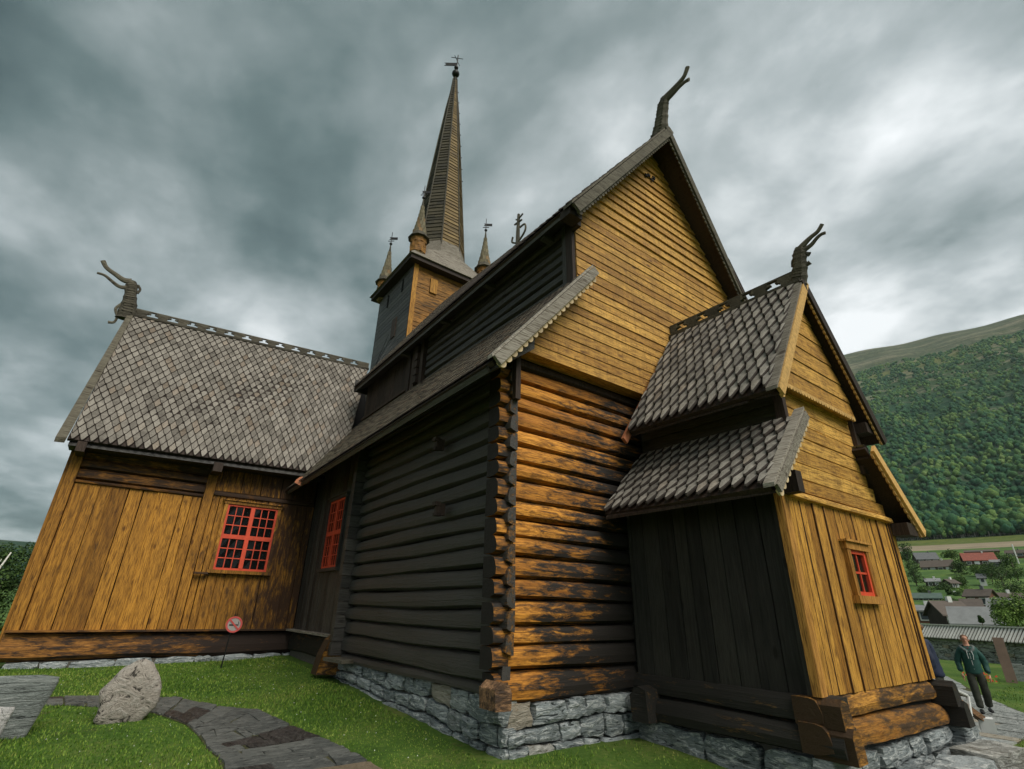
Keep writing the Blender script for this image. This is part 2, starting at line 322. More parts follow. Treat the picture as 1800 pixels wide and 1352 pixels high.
# a plank: centre line p0->p1, width vector w (full width), thickness vector t (from back to face)
def plank(name, p0, p1, w, t, mat, parent, segs=3, rag=.004):
    p0, p1, w, t = V(p0), V(p1), V(w), V(t); vs, fs = [], []
    wn, tn = w.normalized(), t.normalized(); tw = R.uniform(-.003, .003)
    for i in range(segs + 1):
        c = p0.lerp(p1, i / segs)
        a, b = R.uniform(-rag, rag), R.uniform(-rag, rag); e = R.uniform(-.002, .002)
        vs += [c - w * .5 + wn * a, c + w * .5 + wn * b, c + w * .5 + wn * b + t * .75 + tn * (e + tw), c + w * .5 + wn * (b - .006) + t + tn * (e + tw),
               c - w * .5 + wn * (a + .006) + t + tn * (e - tw), c - w * .5 + wn * a + t * .75 + tn * (e - tw)]
    n = 6
    for i in range(segs):
        for k in range(n): fs.append((i * n + k, i * n + (k + 1) % n, (i + 1) * n + (k + 1) % n, (i + 1) * n + k))
    fs += [tuple(range(n - 1, -1, -1)), tuple(range(segs * n, (segs + 1) * n))]
    me = mesh(name, vs, fs, mat); bm = bmesh.new(); bm.from_mesh(me); bmesh.ops.recalc_face_normals(bm, faces=bm.faces); bm.to_mesh(me); bm.free()
    return finish(bpy.data.objects.new(name, me), parent, None, None)
def smooth01(x): x = min(1, max(0, x)); return x * x * (3 - 2 * x)
def G(x, y):        # height of the ground
    z = -1.76 + .42 * smooth01((y - 5) / 11)
    if y > 4: z += .09 * math.exp(-max(0, 4.2 - x)) * smooth01((y - 4) / 1.5)
    z -= .042 * min(12, max(0, x - 7))
    return z + .012 * math.sin(x * 1.9 + y * .7) + .010 * math.sin(y * 2.3 - x)
# ================================================================ THE CHURCH
church = thing('stave_church', 'old wooden stave church with golden gable walls, tarred sides, shingle roofs and tall spire', 'church', (8.5, 12, -1.6))
XB, YW, XC, YC = 4.33, 5.95, 5.72, 5.68          # tarred log face, gable log face, clerestory face, cladding face
# ---- foundation
fnd = MB()
fnd.box((8.6, 11, -1.5), (4.12, 4.95, .46)); fnd.box((4.9, 14.5, -1.42), (.25, 1.5, .30)); fnd.box((3, 18.4, -1.55), (4.25, 2.3, .33)); fnd.box((8.63, 4.7, -1.75), (1.72, 1.38, .36))
fnd.box((8.6, 24, -1.5), (4, 6, .5))
found = fnd.obj('foundation', 'mortar', church)
def blob_stone(name, a, b, c, d, n, th, mat, parent, irr=.18, grid=3):
    # irregular faced block: a b (bottom) c d (top, above b a); n outward
    a, b, c, d, n = V(a), V(b), V(c), V(d), V(n); vs, fs = [], []
    g = grid; up_ = (d - a); hgt = up_.length; wid = (b - a).length
    jit = min(hgt, wid) * .12
    for j in range(g + 1):
        for i in range(g + 1):
            u, v = i / g, j / g; q = a.lerp(b, u).lerp(d.lerp(c, u), v)
            e = (i in (0, g)) + (j in (0, g))
            ins = 0 if e == 0 else -.014 * e - R.uniform(0, .016)
            q = q + (b - a).normalized() * R.uniform(-jit, jit) * .7 + up_.normalized() * R.uniform(-jit, jit) * .7
            if e == 2:
                cen = (a + b + c + d) / 4; q = q.lerp(cen, R.uniform(.0, .06))
            vs.append(q + n * (th * R.uniform(1 - irr, 1) + ins))
    m_ = (g + 1) ** 2
    rim = [i for i in range(g + 1)] + [(j + 1) * (g + 1) - 1 for j in range(1, g + 1)] + [g * (g + 1) + i for i in range(g - 1, -1, -1)] + [j * (g + 1) for j in range(g - 1, 0, -1)]
    back = []
    for k in rim: back.append(V(vs[k]) - n * (th + .05))
    vs += back
    for j in range(g):
        for i in range(g): q = j * (g + 1) + i; fs.append((q, q + 1, q + g + 2, q + g + 1))
    L = len(rim)
    for k in range(L): fs.append((rim[(k + 1) % L], rim[k], m_ + k, m_ + (k + 1) % L))
    me = mesh(name, vs, fs, mat); bm = bmesh.new(); bm.from_mesh(me); bmesh.ops.recalc_face_normals(bm, faces=bm.faces); bm.to_mesh(me); bm.free()
    return finish(bpy.data.objects.new(name, me), parent, None, None)
def stones(p0, p1, n, zb, zt, rows, smin, smax, th=.13, mat='stone', parent=None, name='stone', gap=.014, grid=4):
    # courses of stones along p0->p1 (xy); zb, zt functions of u giving bottom and top heights
    p0, p1, n = V((*p0, 0)), V((*p1, 0)), V(n); Lg = (p1 - p0).length; d = (p1 - p0) / Lg
    edges = [[0 for _ in range(41)]]
    lev = [0.]
    ws = [R.uniform(.75, 1.3) for _ in range(rows)]; s_ = sum(ws); acc = 0
    for w in ws: acc += w / s_; lev.append(acc)
    ph = [R.uniform(0, 6) for _ in range(rows + 1)]
    def zl(k, x):
        u = x / Lg; f = lev[k]
        if 0 < k < rows: f += .035 * math.sin(x * 2.1 + ph[k]) + .02 * math.sin(x * 5.7 + ph[k])
        return zb(u) + (zt(u) - zb(u)) * f
    for k in range(rows):
        x = R.uniform(-.25, 0)
        while x < Lg - .03:
            w = R.uniform(smin, smax); x0, x1 = max(0, x), min(Lg, x + w)
            if Lg - x1 < smin * .4: x1 = Lg
            if x1 - x0 > .06:
                sk0, sk1 = R.uniform(-.03, .03), R.uniform(-.03, .03); g_ = gap
                P = lambda xx, zz: (p0.x + d.x * xx, p0.y + d.y * xx, zz)
                A = P(x0 + g_ - sk0 * (x0 > 0), zl(k, x0) + g_); B = P(x1 - g_ - sk1 * (x1 < Lg), zl(k, x1) + g_)
                Cc = P(x1 - g_ + sk1 * (x1 < Lg), zl(k + 1, x1) - g_); D = P(x0 + g_ + sk0 * (x0 > 0), zl(k + 1, x0) - g_)
                blob_stone(name, A, B, Cc, D, n, th * R.uniform(.75, 1.1), mat, parent, grid=grid)
            x = x1 if x1 == Lg else x + w
stones((4.48, 5.93), (4.48, 12.4), (-1, 0, 0), lambda u: G(4.2, 5.9 + 6.5 * u) - .12, lambda u: -1.02 - .03 * u, 3, .3, .75, .14, parent=found)
stones((4.75, 12.3), (4.75, 16.0), (-1, 0, 0), lambda u: -1.5, lambda u: -1.17, 1, .35, .8, .16, parent=found)
stones((4.42, 6.02), (6.98, 6.02), (0, -1, 0), lambda u: G(4.5 + 2.4 * u, 5.9) - .10, lambda u: -1.09, 3, .35, .75, .14, parent=found)
stones((-1.3, 16.1), (4.7, 16.1), (0, -1, 0), lambda u: -1.46, lambda u: -1.215 + .05 * u, 1, .35, 1.1, .12, parent=found)
stones((6.86, 3.3), (6.86, 5.9), (-1, 0, 0), lambda u: G(6.6, 3.2 + 2.6 * u) - .12, lambda u: -1.43, 1, .6, 1.1, .16, parent=found)
stones((6.70, 3.3), (10.6, 3.3), (0, -1, 0), lambda u: G(7 + 3.4 * u, 3) - .15, lambda u: -1.43 - .02 * u, 2, .4, .95, .17, parent=found)

# ---- tarred log wall facing west
wl = MB()
wl.add([(4.5, 6.1, -1.05), (12.7, 6.1, -1.05), (12.7, 6.1, 3.9), (11.35, 6.1, 5.6), (11.35, 6.1, 7.2), (8.55, 6.1, 11.0), (5.78, 6.1, 7.2), (5.78, 6.1, 5.6), (4.5, 6.1, 3.9),
        (4.5, 16.6, -1.05), (12.7, 16.6, -1.05), (12.7, 16.6, 3.9), (11.35, 16.6, 5.6), (11.35, 16.6, 7.2), (8.55, 16.6, 11.0), (5.78, 16.6, 7.2), (5.78, 16.6, 5.6), (4.5, 16.6, 3.9)],
       [tuple(range(8, -1, -1)), tuple(range(9, 18))] + [(i, (i + 1) % 9, 9 + (i + 1) % 9, 9 + i) for i in range(9)])
logwall = wl.obj('log_wall', 'dark', church)
zs = [-1.1, -.74, -.43, -.19, .12, .39, .69, .95, 1.21, 1.47, 1.79, 2.04, 2.32, 2.58, 2.9, 3.14, 3.4, 3.66]
for k in range(len(zs) - 1):        # golden gable logs, their ends run past the corner
    zc, h = (zs[k] + zs[k + 1]) / 2, (zs[k + 1] - zs[k])
    end = 4.17 if k else 4.22
    log('log', (end, YW + .07, zc), (13.0, YW + .07, zc), h * 1.0, (0, -1, 0), 'log_gold', logwall, segs=14, taper0=.9, bulge=.085)
log('top_log', (4.45, YW + .03, 3.74), (12.9, YW + .03, 3.74), .17, (0, -1, 0), 'tar_brown', logwall, bulge=.05)
zb_ = [-1.06, -.90] + [(zs[k] + zs[k + 1]) / 2 + .02 for k in range(1, len(zs) - 1)] + [3.62, 3.85]
for k in range(len(zb_) - 1):
    zc, h = (zb_[k] + zb_[k + 1]) / 2, (zb_[k + 1] - zb_[k])
    ye = 11.75 + (.06 if k % 2 else -.02)
    log('log', (XB + .07, 5.87 + R.uniform(-.015, .02) if k > 1 else 5.95, zc), (XB + .07, ye, zc), h, (-1, 0, 0), 'tar_logs', logwall, segs=14, taper0=.94, taper1=.8, bulge=.075, th=.06)
# interlocking log ends at the far joint beside the boarded wall
for k in range(17):
    z = zb_[1] + (k + .3) * .262
    MB().box((4.30, 11.86, z), (.17, .085, .125)).obj('log_end', 'tar_X', logwall)
# big squared sill end at the near corner and the sill with ledge at the far one
q = MB().prism([(4.02, 5.64, -1.10), (4.22, 5.60, -1.10), (4.23, 5.60, -.92), (4.19, 5.61, -.83), (4.10, 5.63, -.80), (4.02, 5.66, -.88)], (0, .34, 0)); q.obj('sill_end', 'end_grain', logwall)
q = MB().prism([(3.98, 12.05, -1.32), (4.02, 11.95, -.95), (4.12, 11.9, -.66), (4.30, 11.88, -.52), (4.42, 11.88, -.52), (4.42, 11.9, -1.32)], (0, .35, 0)); q.obj('sill_end', 'gold_sill', logwall)
MB().box((4.28, 11.35, -1.0), (.26, .42, .03), rz=.1).obj('ledge', 'grey_dark', logwall)
for (y, z) in ((7.84, 2.70), (7.65, 1.52)):
    t_ = MB(); t_.box((4.19, y, z), (.08, .045, .10)); t_.box((4.12, y, z + .085), (.05, .055, .035)); t_.box((4.14, y, z - .09), (.055, .05, .025)); t_.obj('peg', 'tar_brown', logwall)

# ---- boarded stave wall between the logs and the north wing
sw = MB(); sw.box((4.62, 14.2, 1.4), (.09, 2.2, 2.6)); stave = sw.obj('stave_wall', 'dark', church)
WY0, WY1, WZ0, WZ1 = 13.14, 14.36, .84, 2.66
x_ = 12.15; 
while x_ < 15.98:
    w = R.uniform(.20, .32); w = min(w, 16.0 - x_)
    for lim_ in (13.09, 14.41):
        if x_ < lim_ - .01 and x_ + w > lim_ - .08: w = lim_ - x_
    c = x_ + w / 2
    if WY0 - .06 < c < WY1 + .06:
        plank('plank', (4.53, c, -.6), (4.53, c, WZ0 - .03), (0, w - .008, 0), (-.05, 0, 0), 'tar_Z', stave)
        plank('plank', (4.53, c, WZ1 + .03), (4.53, c, 3.9), (0, w - .008, 0), (-.05, 0, 0), 'tar_Z', stave)
    else: plank('plank', (4.53, c, -.6), (4.53, c, 3.9), (0, w - .008, 0), (-.05, 0, 0), 'tar_Z', stave)
    x_ += w
MB().box((4.47, 12.08, 1.4), (.15, .10, 2.5)).obj('post', 'tar_Z', stave)
MB().box((4.40, 12.32, 1.4), (.06, .07, 2.5)).obj('post', 'tar_Z', stave)
log('sill', (4.50, 12.1, -.90), (4.50, 16.0, -.90), .50, (-1, 0, 0), M['tar_sill'], stave, bulge=.09)
MB().box((4.40, 14.1, -.615), (.14, 1.9, .022)).obj('ledge', 'grey_y', stave)

# ---- a sash window of four lights with leaded panes
def window(o, u, n, Wd, Ht, casing, wood_c, nx=3, ny=3, split=True, parent=church, bars=.018, cut=.055):
    o, u, n = V(o), V(u), V(n); z = V((0, 0, 1))
    fr = MB()
    def bar(x0, x1, z0, z1, d0, d1, mb): mb.hexa([o + u * x0 + z * z0 + n * d0, o + u * x1 + z * z0 + n * d0, o + u * x1 + z * z0 + n * d1, o + u * x0 + z * z0 + n * d1, o + u * x0 + z * z1 + n * d0, o + u * x1 + z * z1 + n * d0, o + u * x1 + z * z1 + n * d1, o + u * x0 + z * z1 + n * d1])
    cw = casing
    bar(-cw, 0, -cw * .6, Ht + cw, -.12, .055, fr); bar(Wd, Wd + cw, -cw * .6, Ht + cw, -.12, .055, fr)
    bar(-cw - .02, Wd + cw + .02, Ht, Ht + cw, -.12, .065, fr); bar(-cw - .05, Wd + cw + .05, -cw, 0, -.12, .085, fr)
    bar(-cw - .06, Wd + cw + .06, Ht + cw, Ht + cw + .03, -.02, .10, fr)
    w_ = fr.obj('window', wood_c, parent)
    nb = MB(); bar(-.0, Wd, 0, Ht, -.45, -.44, nb); bar(-.0, .01, 0, Ht, -.44, -.1, nb); bar(Wd - .01, Wd, 0, Ht, -.44, -.1, nb); nb.obj('reveal', 'dark', w_)
    rd = MB(); c = cut
    bar(0, c, 0, Ht, -.02, .03, rd); bar(Wd - c, Wd, 0, Ht, -.02, .03, rd); bar(c, Wd - c, 0, c, -.02, .028, rd); bar(c, Wd - c, Ht - c, Ht, -.02, .028, rd)
    mid = Ht * .5
    if split:
        bar(Wd / 2 - c * .95, Wd / 2 + c * .95, c, Ht - c, -.03, .036, rd); bar(c, Wd - c, mid - c, mid + c, -.025, .032, rd)
    rd.obj('sash_frame', 'red', w_)
    gb = MB(); cells = []
    if split: cells = [(a, b, e, f) for a, b in ((c, Wd / 2 - c * .95), (Wd / 2 + c * .95, Wd - c)) for e, f in ((c, mid - c), (mid + c, Ht - c))]
    else: cells = [(c, Wd - c, c, Ht - c)]
    for (a, b, e, f) in cells:
        for i in range(1, nx): x0 = a + (b - a) * i / nx; bar(x0 - bars / 2, x0 + bars / 2, e, f, -.012, .012, gb)
        for j in range(1, ny): z0 = e + (f - e) * j / ny; bar(a, b, z0 - bars / 2, z0 + bars / 2, -.014, .014, gb)
        for i in range(nx):
            for j in range(ny):
                x0, x1 = a + (b - a) * i / nx + bars / 2, a + (b - a) * (i + 1) / nx - bars / 2; z0, z1 = e + (f - e) * j / ny + bars / 2, e + (f - e) * (j + 1) / ny - bars / 2
                t1, t2 = R.uniform(-.004, .004), R.uniform(-.004, .004)
                P = MB(); P.add([o + u * x0 + z * z0 + n * (-.004 + t1), o + u * x1 + z * z0 + n * (-.004 - t1), o + u * x1 + z * z1 + n * (-.004 + t2), o + u * x0 + z * z1 + n * (-.004 - t2)], [(0, 1, 2, 3)])
                P.obj('pane', 'glass', w_)
    gb.obj('glazing_bars', 'red', w_)
    return w_
w1 = window((4.47, 14.34, .88), (0, -1, 0), (-1, 0, 0), 1.18, 1.74, .08, 'tar_Z', bars=.022)
w2 = window((2.15, 15.99, .82), (1, 0, 0), (0, -1, 0), 1.31, 1.71, .085, 'wing_z', bars=.024)
def bulbs(name, label, pts):
    tt = thing(name, label, 'lamp', pts[0], 'candle lamps inside the church windows'); ro = MB()
    for i, p in enumerate(pts):
        bm = bmesh.new(); bmesh.ops.create_icosphere(bm, subdivisions=2, radius=.030); bmesh.ops.translate(bm, verts=bm.verts, vec=p)
        me = bpy.data.meshes.new('bulb'); bm.to_mesh(me); bm.free(); me.materials.append(M['bulb']); finish(bpy.data.objects.new('bulb', me), tt, None, None)
        ro.tube([(p[0], p[1], p[2] - .12), (p[0], p[1], p[2] - .03)], .008, 5)
    ro.tube([(p[0], p[1], p[2] - .12) for p in pts], .008, 5)
    ro.obj('candle_arms', 'iron', tt)
bulbs('candle_lamp', 'lit candle lamp seen through the lower left panes of the golden wing window', [(2.24, 16.2, 1.45), (2.30, 16.25, 1.25), (2.50, 16.2, 1.50), (2.58, 16.2, 1.51), (2.72, 16.25, 1.50)])
bulbs('candle_lamp', 'lit electric candles seen through the red window in the tarred wall', [(4.68, 13.55, 1.60), (4.68, 13.80, 1.62), (4.7, 13.66, 1.38)])

# ---- north wing
wg = MB(); wg.box((2.2, 18.4, 1.1), (3.45, 2.24, 2.35)); wg.prism([(-1.2, 16.2, 3.4), (-1.2, 20.6, 3.4), (-1.2, 18.4, 7.9)], (7.5, 0, 0)); wing = wg.obj('wing_wall', 'dark', church)
YF = 16.10
def vplanks(x0, x1, z0, z1, mat, holes=(), wr=(.20, .36), parent=wing, y=YF, lift=True):
    x = x0
    while x < x1 - .01:
        w = R.uniform(*wr)
        if x1 - (x + w) < wr[0] * .5: w = x1 - x
        c = x + w / 2; segs_ = [(z0, z1)]
        for (a, b, e, f) in holes:
            if a < c < b: segs_ = [(z0, e), (f, z1)]
        t = R.uniform(.045, .065)
        for (e, f) in segs_:
            if f - e > .05: plank('plank', (c, y, e), (c, y, f), (w - R.uniform(.006, .016), 0, 0), (0, -t, 0), mat, parent, rag=.006)
        if R.random() < .45:     # narrow cover strip over a joint
            for (e, f) in segs_:
                if f - e > .3: plank('cover_strip', (x + w, y - .05, e), (x + w, y - .05, f), (.045, 0, 0), (0, -.022, 0), mat, parent)
        x += w
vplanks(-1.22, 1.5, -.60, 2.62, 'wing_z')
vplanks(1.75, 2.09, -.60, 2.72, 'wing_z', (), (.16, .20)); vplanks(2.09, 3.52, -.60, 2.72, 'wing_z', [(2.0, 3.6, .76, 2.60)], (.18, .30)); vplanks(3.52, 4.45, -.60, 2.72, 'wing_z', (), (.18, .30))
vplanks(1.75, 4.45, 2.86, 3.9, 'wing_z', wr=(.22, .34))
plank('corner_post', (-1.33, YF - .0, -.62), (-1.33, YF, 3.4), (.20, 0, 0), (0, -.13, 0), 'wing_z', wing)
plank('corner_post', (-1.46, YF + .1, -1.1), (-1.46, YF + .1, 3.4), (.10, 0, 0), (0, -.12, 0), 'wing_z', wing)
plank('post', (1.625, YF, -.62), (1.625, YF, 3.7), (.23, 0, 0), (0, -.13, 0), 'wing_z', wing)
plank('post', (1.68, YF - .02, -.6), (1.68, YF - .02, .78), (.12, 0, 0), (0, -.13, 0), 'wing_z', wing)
for i, (a, b) in enumerate(((2.62, 2.72), (2.72, 2.98), (2.99, 3.22), (3.22, 3.9))):
    log('beam', (-1.22, YF, (a + b) / 2), (1.51, YF, (a + b) / 2), b - a, (0, -1, 0), 'wing_x', wing, th=.05, bulge=(.10, .085, .075, .06)[i], wob=.004)
log('beam', (1.74, YF, 2.79), (4.45, YF, 2.79), .16, (0, -1, 0), 'wing_x', wing, th=.05, bulge=.10, wob=.004)
log('sill', (-1.45, YF, -.93), (4.5, YF, -.91), .56, (0, -1, 0), 'wing_sill', wing, th=.1, bulge=.10)
MB().box((1.5, YF - .10, -.615), (2.95, .10, .02)).obj('ledge', 'wing_x', wing)
MB().box((1.9, 15.93, .72), (.16, .05, .025)).obj('ledge', 'wing_x', wing)
MB().box((1.62, 15.70, 3.36), (.11, .30, .12)).obj('bracket', 'tar_brown', wing)
MB().box((-1.30, 15.72, 3.36), (.09, .32, .12)).obj('bracket', 'tar_brown', wing)

# ---- shingle fields
def shingle_geo(w, L, e, t, lim=9):
    out = [(-w / 2, L), (-w / 2, e * 1.0), (-w * .38, e * .64), (-w * .22, e * .25), (-w * .08, 0.0), (w * .08, 0.0), (w * .22, e * .25), (w * .38, e * .64), (w / 2, e * 1.0), (w / 2, L)]
    n = len(out); cx, cy = 0, e * 1.1
    ins = [(x * .86, cy + (y - cy) * (.90 if y < cy else 1.0)) for x, y in out]
    vs = [(x, y, t * .55 if y < L * .8 else t * .2) for x, y in out] + [(x, y, 0) for x, y in out] + [(x, y, t if y < L * .8 else t * .3) for x, y in ins]
    cc = len(vs); vs.append((0, e * .75, t * 1.2)); vs.append((0, L, t * .35))
    fs = [(2 * n + i, 2 * n + (i + 1) % n, cc) for i in range(n - 1)] + [(2 * n + n - 1, cc + 1, cc), (cc + 1, 2 * n, cc)]
    k = len(fs)
    fs += [(i, (i + 1) % n, 2 * n + (i + 1) % n, 2 * n + i) for i in range(n - 1)]
    fs += [((i + 1) % n, i, n + i, n + (i + 1) % n) for i in range(n - 1)]
    fs = [tuple(reversed(f)) for f in fs]
    v = np.array(vs, float); v[:, 1] = np.minimum(v[:, 1], lim); return v, fs, k
def shingle_roof(name, A, B, Cc, D, cols, rows, mat, parent, thick=.024, single=0, keep=None, matd='lead', base_t=.07, tilt=1.0, tipfirst=True):
    """A,B eave start/end, C,D top above B/A. returns roof part; `single` rows*cols nearest the viewer become separate shingles"""
    A, B, Cc, D = V(A), V(B), V(Cc), V(D); nn = (B - A).cross(D - A).normalized()
    if nn.z < 0: nn = -nn
    bd = MB(); tb = nn * base_t
    bd.hexa([A - tb, B - tb, Cc - tb, D - tb, A, B, Cc, D]); roof = bd.obj(name, 'tar_brown', parent)
    bm = bmesh.new(); bm.from_mesh(roof.data); bmesh.ops.recalc_face_normals(bm, faces=bm.faces); bm.to_mesh(roof.data); bm.free()
    items = []
    S_ = lambda u, v: A.lerp(B, u).lerp(D.lerp(Cc, u), v)
    for j in range(rows):
        v = j / rows
        for i in range(cols + (j % 2)):
            u = (i + (.5 if j % 2 == 0 else 0)) / cols
            uu = min(1, max(0, u)); half = (j % 2 == 1 and i in (0, cols))
            if half: uu = .25 / cols if i == 0 else 1 - .25 / cols
            p = S_(uu, v)
            if keep and not keep(p): continue
            a = (S_(min(1, uu + .02), v) - S_(max(0, uu - .02), v)); wv = a.length / (min(1, uu + .02) - max(0, uu - .02)) / cols
            ax = a.normalized(); ay = (S_(uu, min(1, v + .05)) - S_(uu, max(0, v - .05))); e = ay.length / (min(1, v + .05) - max(0, v - .05)) / rows
            ay = ay.normalized(); az = ax.cross(ay).normalized()
            if az.z < 0: ax = -ax; az = -az
            items.append((p, ax, ay, az, wv * (.5 if half else 1), e, min(2.25, rows - j + .25)))
    w0 = sum(i[4] for i in items) / len(items); e0 = sum(i[5] for i in items) / len(items)
    gv, gf, gk = shingle_geo(.975, 2.25, 1.0, 1.0)      # unit: width 1, exposure 1
    lift = thick * 1.9
    def mat_of(it):
        p, ax, ay, az, wv, e = it[:6]
        rot = R.uniform(-.03, .03) * tilt; ax2 = ax * math.cos(rot) + ay * math.sin(rot); ay2 = (ay * math.cos(rot) - ax * math.sin(rot))
        ay2 = (ay2 - az * (lift / (e * 2.25)) * 1.0 + az * R.uniform(-.02, .02) * tilt).normalized()
        o = p - ay * e * (.18 + R.uniform(-.05, .05) * tilt) + az * (lift + R.uniform(0, .003))
        return o, ax2 * wv * R.uniform(.95, 1.0), ay2 * e, ax2.cross(ay2).normalized() * (-1 if ax2.cross(ay2).z < 0 else 1) * thick * R.uniform(.8, 1.2)
    mats = [mat_of(i) for i in items]
    if single:
        order = sorted(range(len(items)), key=lambda k: items[k][0].length)
        sg = set(order[:single])
    else: sg = set()
    if sg:
        mes = {}
        for k in sorted(sg):
            lm = round(items[k][6], 2)
            if lm not in mes:
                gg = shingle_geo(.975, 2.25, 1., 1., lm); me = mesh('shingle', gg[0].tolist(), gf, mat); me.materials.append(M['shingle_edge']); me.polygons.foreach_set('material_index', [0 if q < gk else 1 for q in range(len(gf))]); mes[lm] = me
            o, a, b, c = mats[k]; placed('shingle', mes[lm], frame_m(o, a, b, c), roof)
    rest = [k for k in range(len(items)) if k not in sg]
    if rest:
        T = np.array([[list(mats[k][1]), list(mats[k][2]), list(mats[k][3])] for k in rest]); O = np.array([list(mats[k][0]) for k in rest])
        lims = np.array([items[k][6] for k in rest]); gg = np.repeat(gv[None], len(rest), 0); gg[:, :, 1] = np.minimum(gg[:, :, 1], lims[:, None])
        vv = np.einsum('kvj,kjx->kvx', gg, T) + O[:, None, :]; n_ = len(gv)
        vs = vv.reshape(-1, 3).tolist(); fs = [tuple(i + q * n_ for i in f) for q in range(len(rest)) for f in gf]
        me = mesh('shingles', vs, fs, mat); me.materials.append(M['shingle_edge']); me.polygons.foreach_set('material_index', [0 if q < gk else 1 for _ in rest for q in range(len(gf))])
        finish(bpy.data.objects.new('shingles', me), roof, 'stuff', None)
    return roof
# aisle roof (lower west slope)
shingle_roof('aisle_roof', (3.60, 5.37, 3.24), (3.62, 17.2, 3.10), (5.74, 17.2, 5.86), (5.74, 5.37, 5.80), 58, 17, 'shingle_old', church, keep=lambda p: p.y < 16.6)
shingle_roof('aisle_roof', (13.5, 5.45, 3.24), (13.5, 17.2, 3.10), (11.36, 17.2, 5.8), (11.36, 5.45, 5.8), 30, 9, 'shingle_old', church)
# main roof, its west slope seen edge-on
nr = shingle_roof('main_roof', (5.26, 5.30, 7.12), (5.26, 16.5, 7.03), (8.55, 16.5, 12.02), (8.55, 5.10, 11.36), 58, 26, 'shingle_old', church, thick=.026, base_t=.10)
shingle_roof('main_roof', (11.84, 5.30, 7.12), (11.84, 16.5, 7.03), (8.55, 16.5, 12.02), (8.55, 5.10, 11.36), 30, 13, 'shingle_old', church, base_t=.10)
# wing roof, north-facing twin behind it
shingle_roof('wing_roof', (-1.60, 15.45, 3.50), (4.9, 15.45, 3.66), (6.3, 18.4, 8.85), (-1.50, 18.4, 8.36), 36, 29, 'shingle', church, thick=.020, keep=lambda p: not (p.x > 5.75 and p.z < 7.6), single=0)
shingle_roof('wing_roof', (-1.60, 21.35, 3.50), (6.0, 21.35, 3.6), (6.3, 18.4, 8.85), (-1.50, 18.4, 8.36), 20, 12, 'shingle', church)
# porch roofs: these show largest, each shingle its own piece
shingle_roof('porch_roof', (6.74, 2.98, 2.88), (6.76, 5.62, 2.92), (8.50, 5.62, 5.47), (8.50, 2.98, 5.40), 15, 11, 'shingle_porch', church, thick=.036, single=170)
shingle_roof('porch_roof', (10.30, 2.98, 2.88), (10.30, 5.62, 2.92), (8.50, 5.62, 5.47), (8.50, 2.98, 5.40), 10, 8, 'shingle_porch', church)
shingle_roof('porch_pent_roof', (6.14, 3.0, 1.42), (6.28, 5.86, 1.46), (7.42, 5.86, 2.66), (7.42, 3.0, 2.62), 16, 7, 'shingle_porch', church, thick=.038, single=130)
shingle_roof('porch_pent_roof', (10.96, 3.0, 1.42), (10.96, 5.86, 1.44), (9.66, 5.86, 2.66), (9.66, 3.0, 2.62), 12, 5, 'shingle_porch', church, thick=.03)

# soffits and eave boards
MB().hexa([(3.64, 5.5, 3.12), (4.5, 5.5, 3.80), (4.5, 16.4, 3.76), (3.66, 16.4, 3.0), (3.60, 5.5, 3.18), (4.5, 5.5, 4.15), (4.5, 16.4, 4.1), (3.60, 16.4, 3.05)]).obj('soffit', 'tar_Y', church)
MB().hexa([(5.30, 5.4, 7.00), (5.72, 5.4, 7.30), (5.72, 16.4, 7.2), (5.30, 16.4, 6.91), (5.28, 5.4, 7.06), (5.72, 5.4, 7.62), (5.72, 16.4, 7.55), (5.28, 16.4, 6.97)]).obj('soffit', 'tar_Y', church)
for y in (6.3, 8.4, 10.5, 12.9):
    MB().box((5.50, y, 7.02), (.14, .07, .05)).obj('rafter_end', 'tar_X', church)
MB().box((5.52, 16.5, 7.15), (.25, .04, .22)).obj('fascia', 'tar_X', church)
MB().hexa([(-1.55, 15.48, 3.36), (4.7, 15.48, 3.50), (4.7, 16.05, 3.5), (-1.55, 16.05, 3.36), (-1.55, 15.50, 3.42), (4.7, 15.50, 3.58), (4.7, 16.05, 4.2), (-1.55, 16.05, 4.1)]).obj('soffit', 'tar_X', church)
# copper valley spout
MB().prism([(3.60, 14.62, 3.02), (3.78, 14.5, 3.08), (3.80, 14.9, 3.30), (3.60, 14.95, 3.24), (3.48, 14.8, 3.12)], (.04, .02, .09)).obj('gutter_spout', 'copper', church)

# ---- clerestory logs of the nave
cl_ = MB(); cl_.box((5.84, 11.2, 6.6), (.05, 5.2, .95)); cler = cl_.obj('clerestory_wall', 'dark', church)
zc_ = [5.72, 5.97, 6.21, 6.43, 6.67, 6.88, 7.12, 7.35]
for k in range(7):
    log('log', (XC + .06, 5.86, (zc_[k] + zc_[k + 1]) / 2), (XC + .06, 11.9, (zc_[k] + zc_[k + 1]) / 2), zc_[k + 1] - zc_[k], (-1, 0, 0), 'tar_Y', cler, th=.05, bulge=.07, segs=12)
MB().box((XC - .0, 5.80, 6.5), (.10, .09, .95)).obj('corner_post', 'tar_brown', cler)
MB().box((XC + .04, 5.98, 6.5), (.09, .07, .95)).obj('corner_post', 'tar_Z', cler)
for y, w in ((12.05, .09), (12.55, .12), (12.85, .07)): MB().box((XC + .0, y, 6.5), (.09, w, .92)).obj('post', 'tar_brown', cler)
for k in range(5): MB().box((XC - .04, 12.28, 5.98 + k * .24), (.12, .10, .10)).obj('log_end', 'tar_brown', cler)
y = 13.0
while y < 16.4:
    w = R.uniform(.2, .3); plank('plank', (XC + .05, y + w / 2, 5.6), (XC + .05, y + w / 2, 7.3), (0, w - .006, 0), (-.05, 0, 0), 'tar_brown', cler); y += w
MB().box((XC - .02, 14.7, 5.93), (.06, 1.75, .04)).obj('ledge', 'tar_brown', cler)

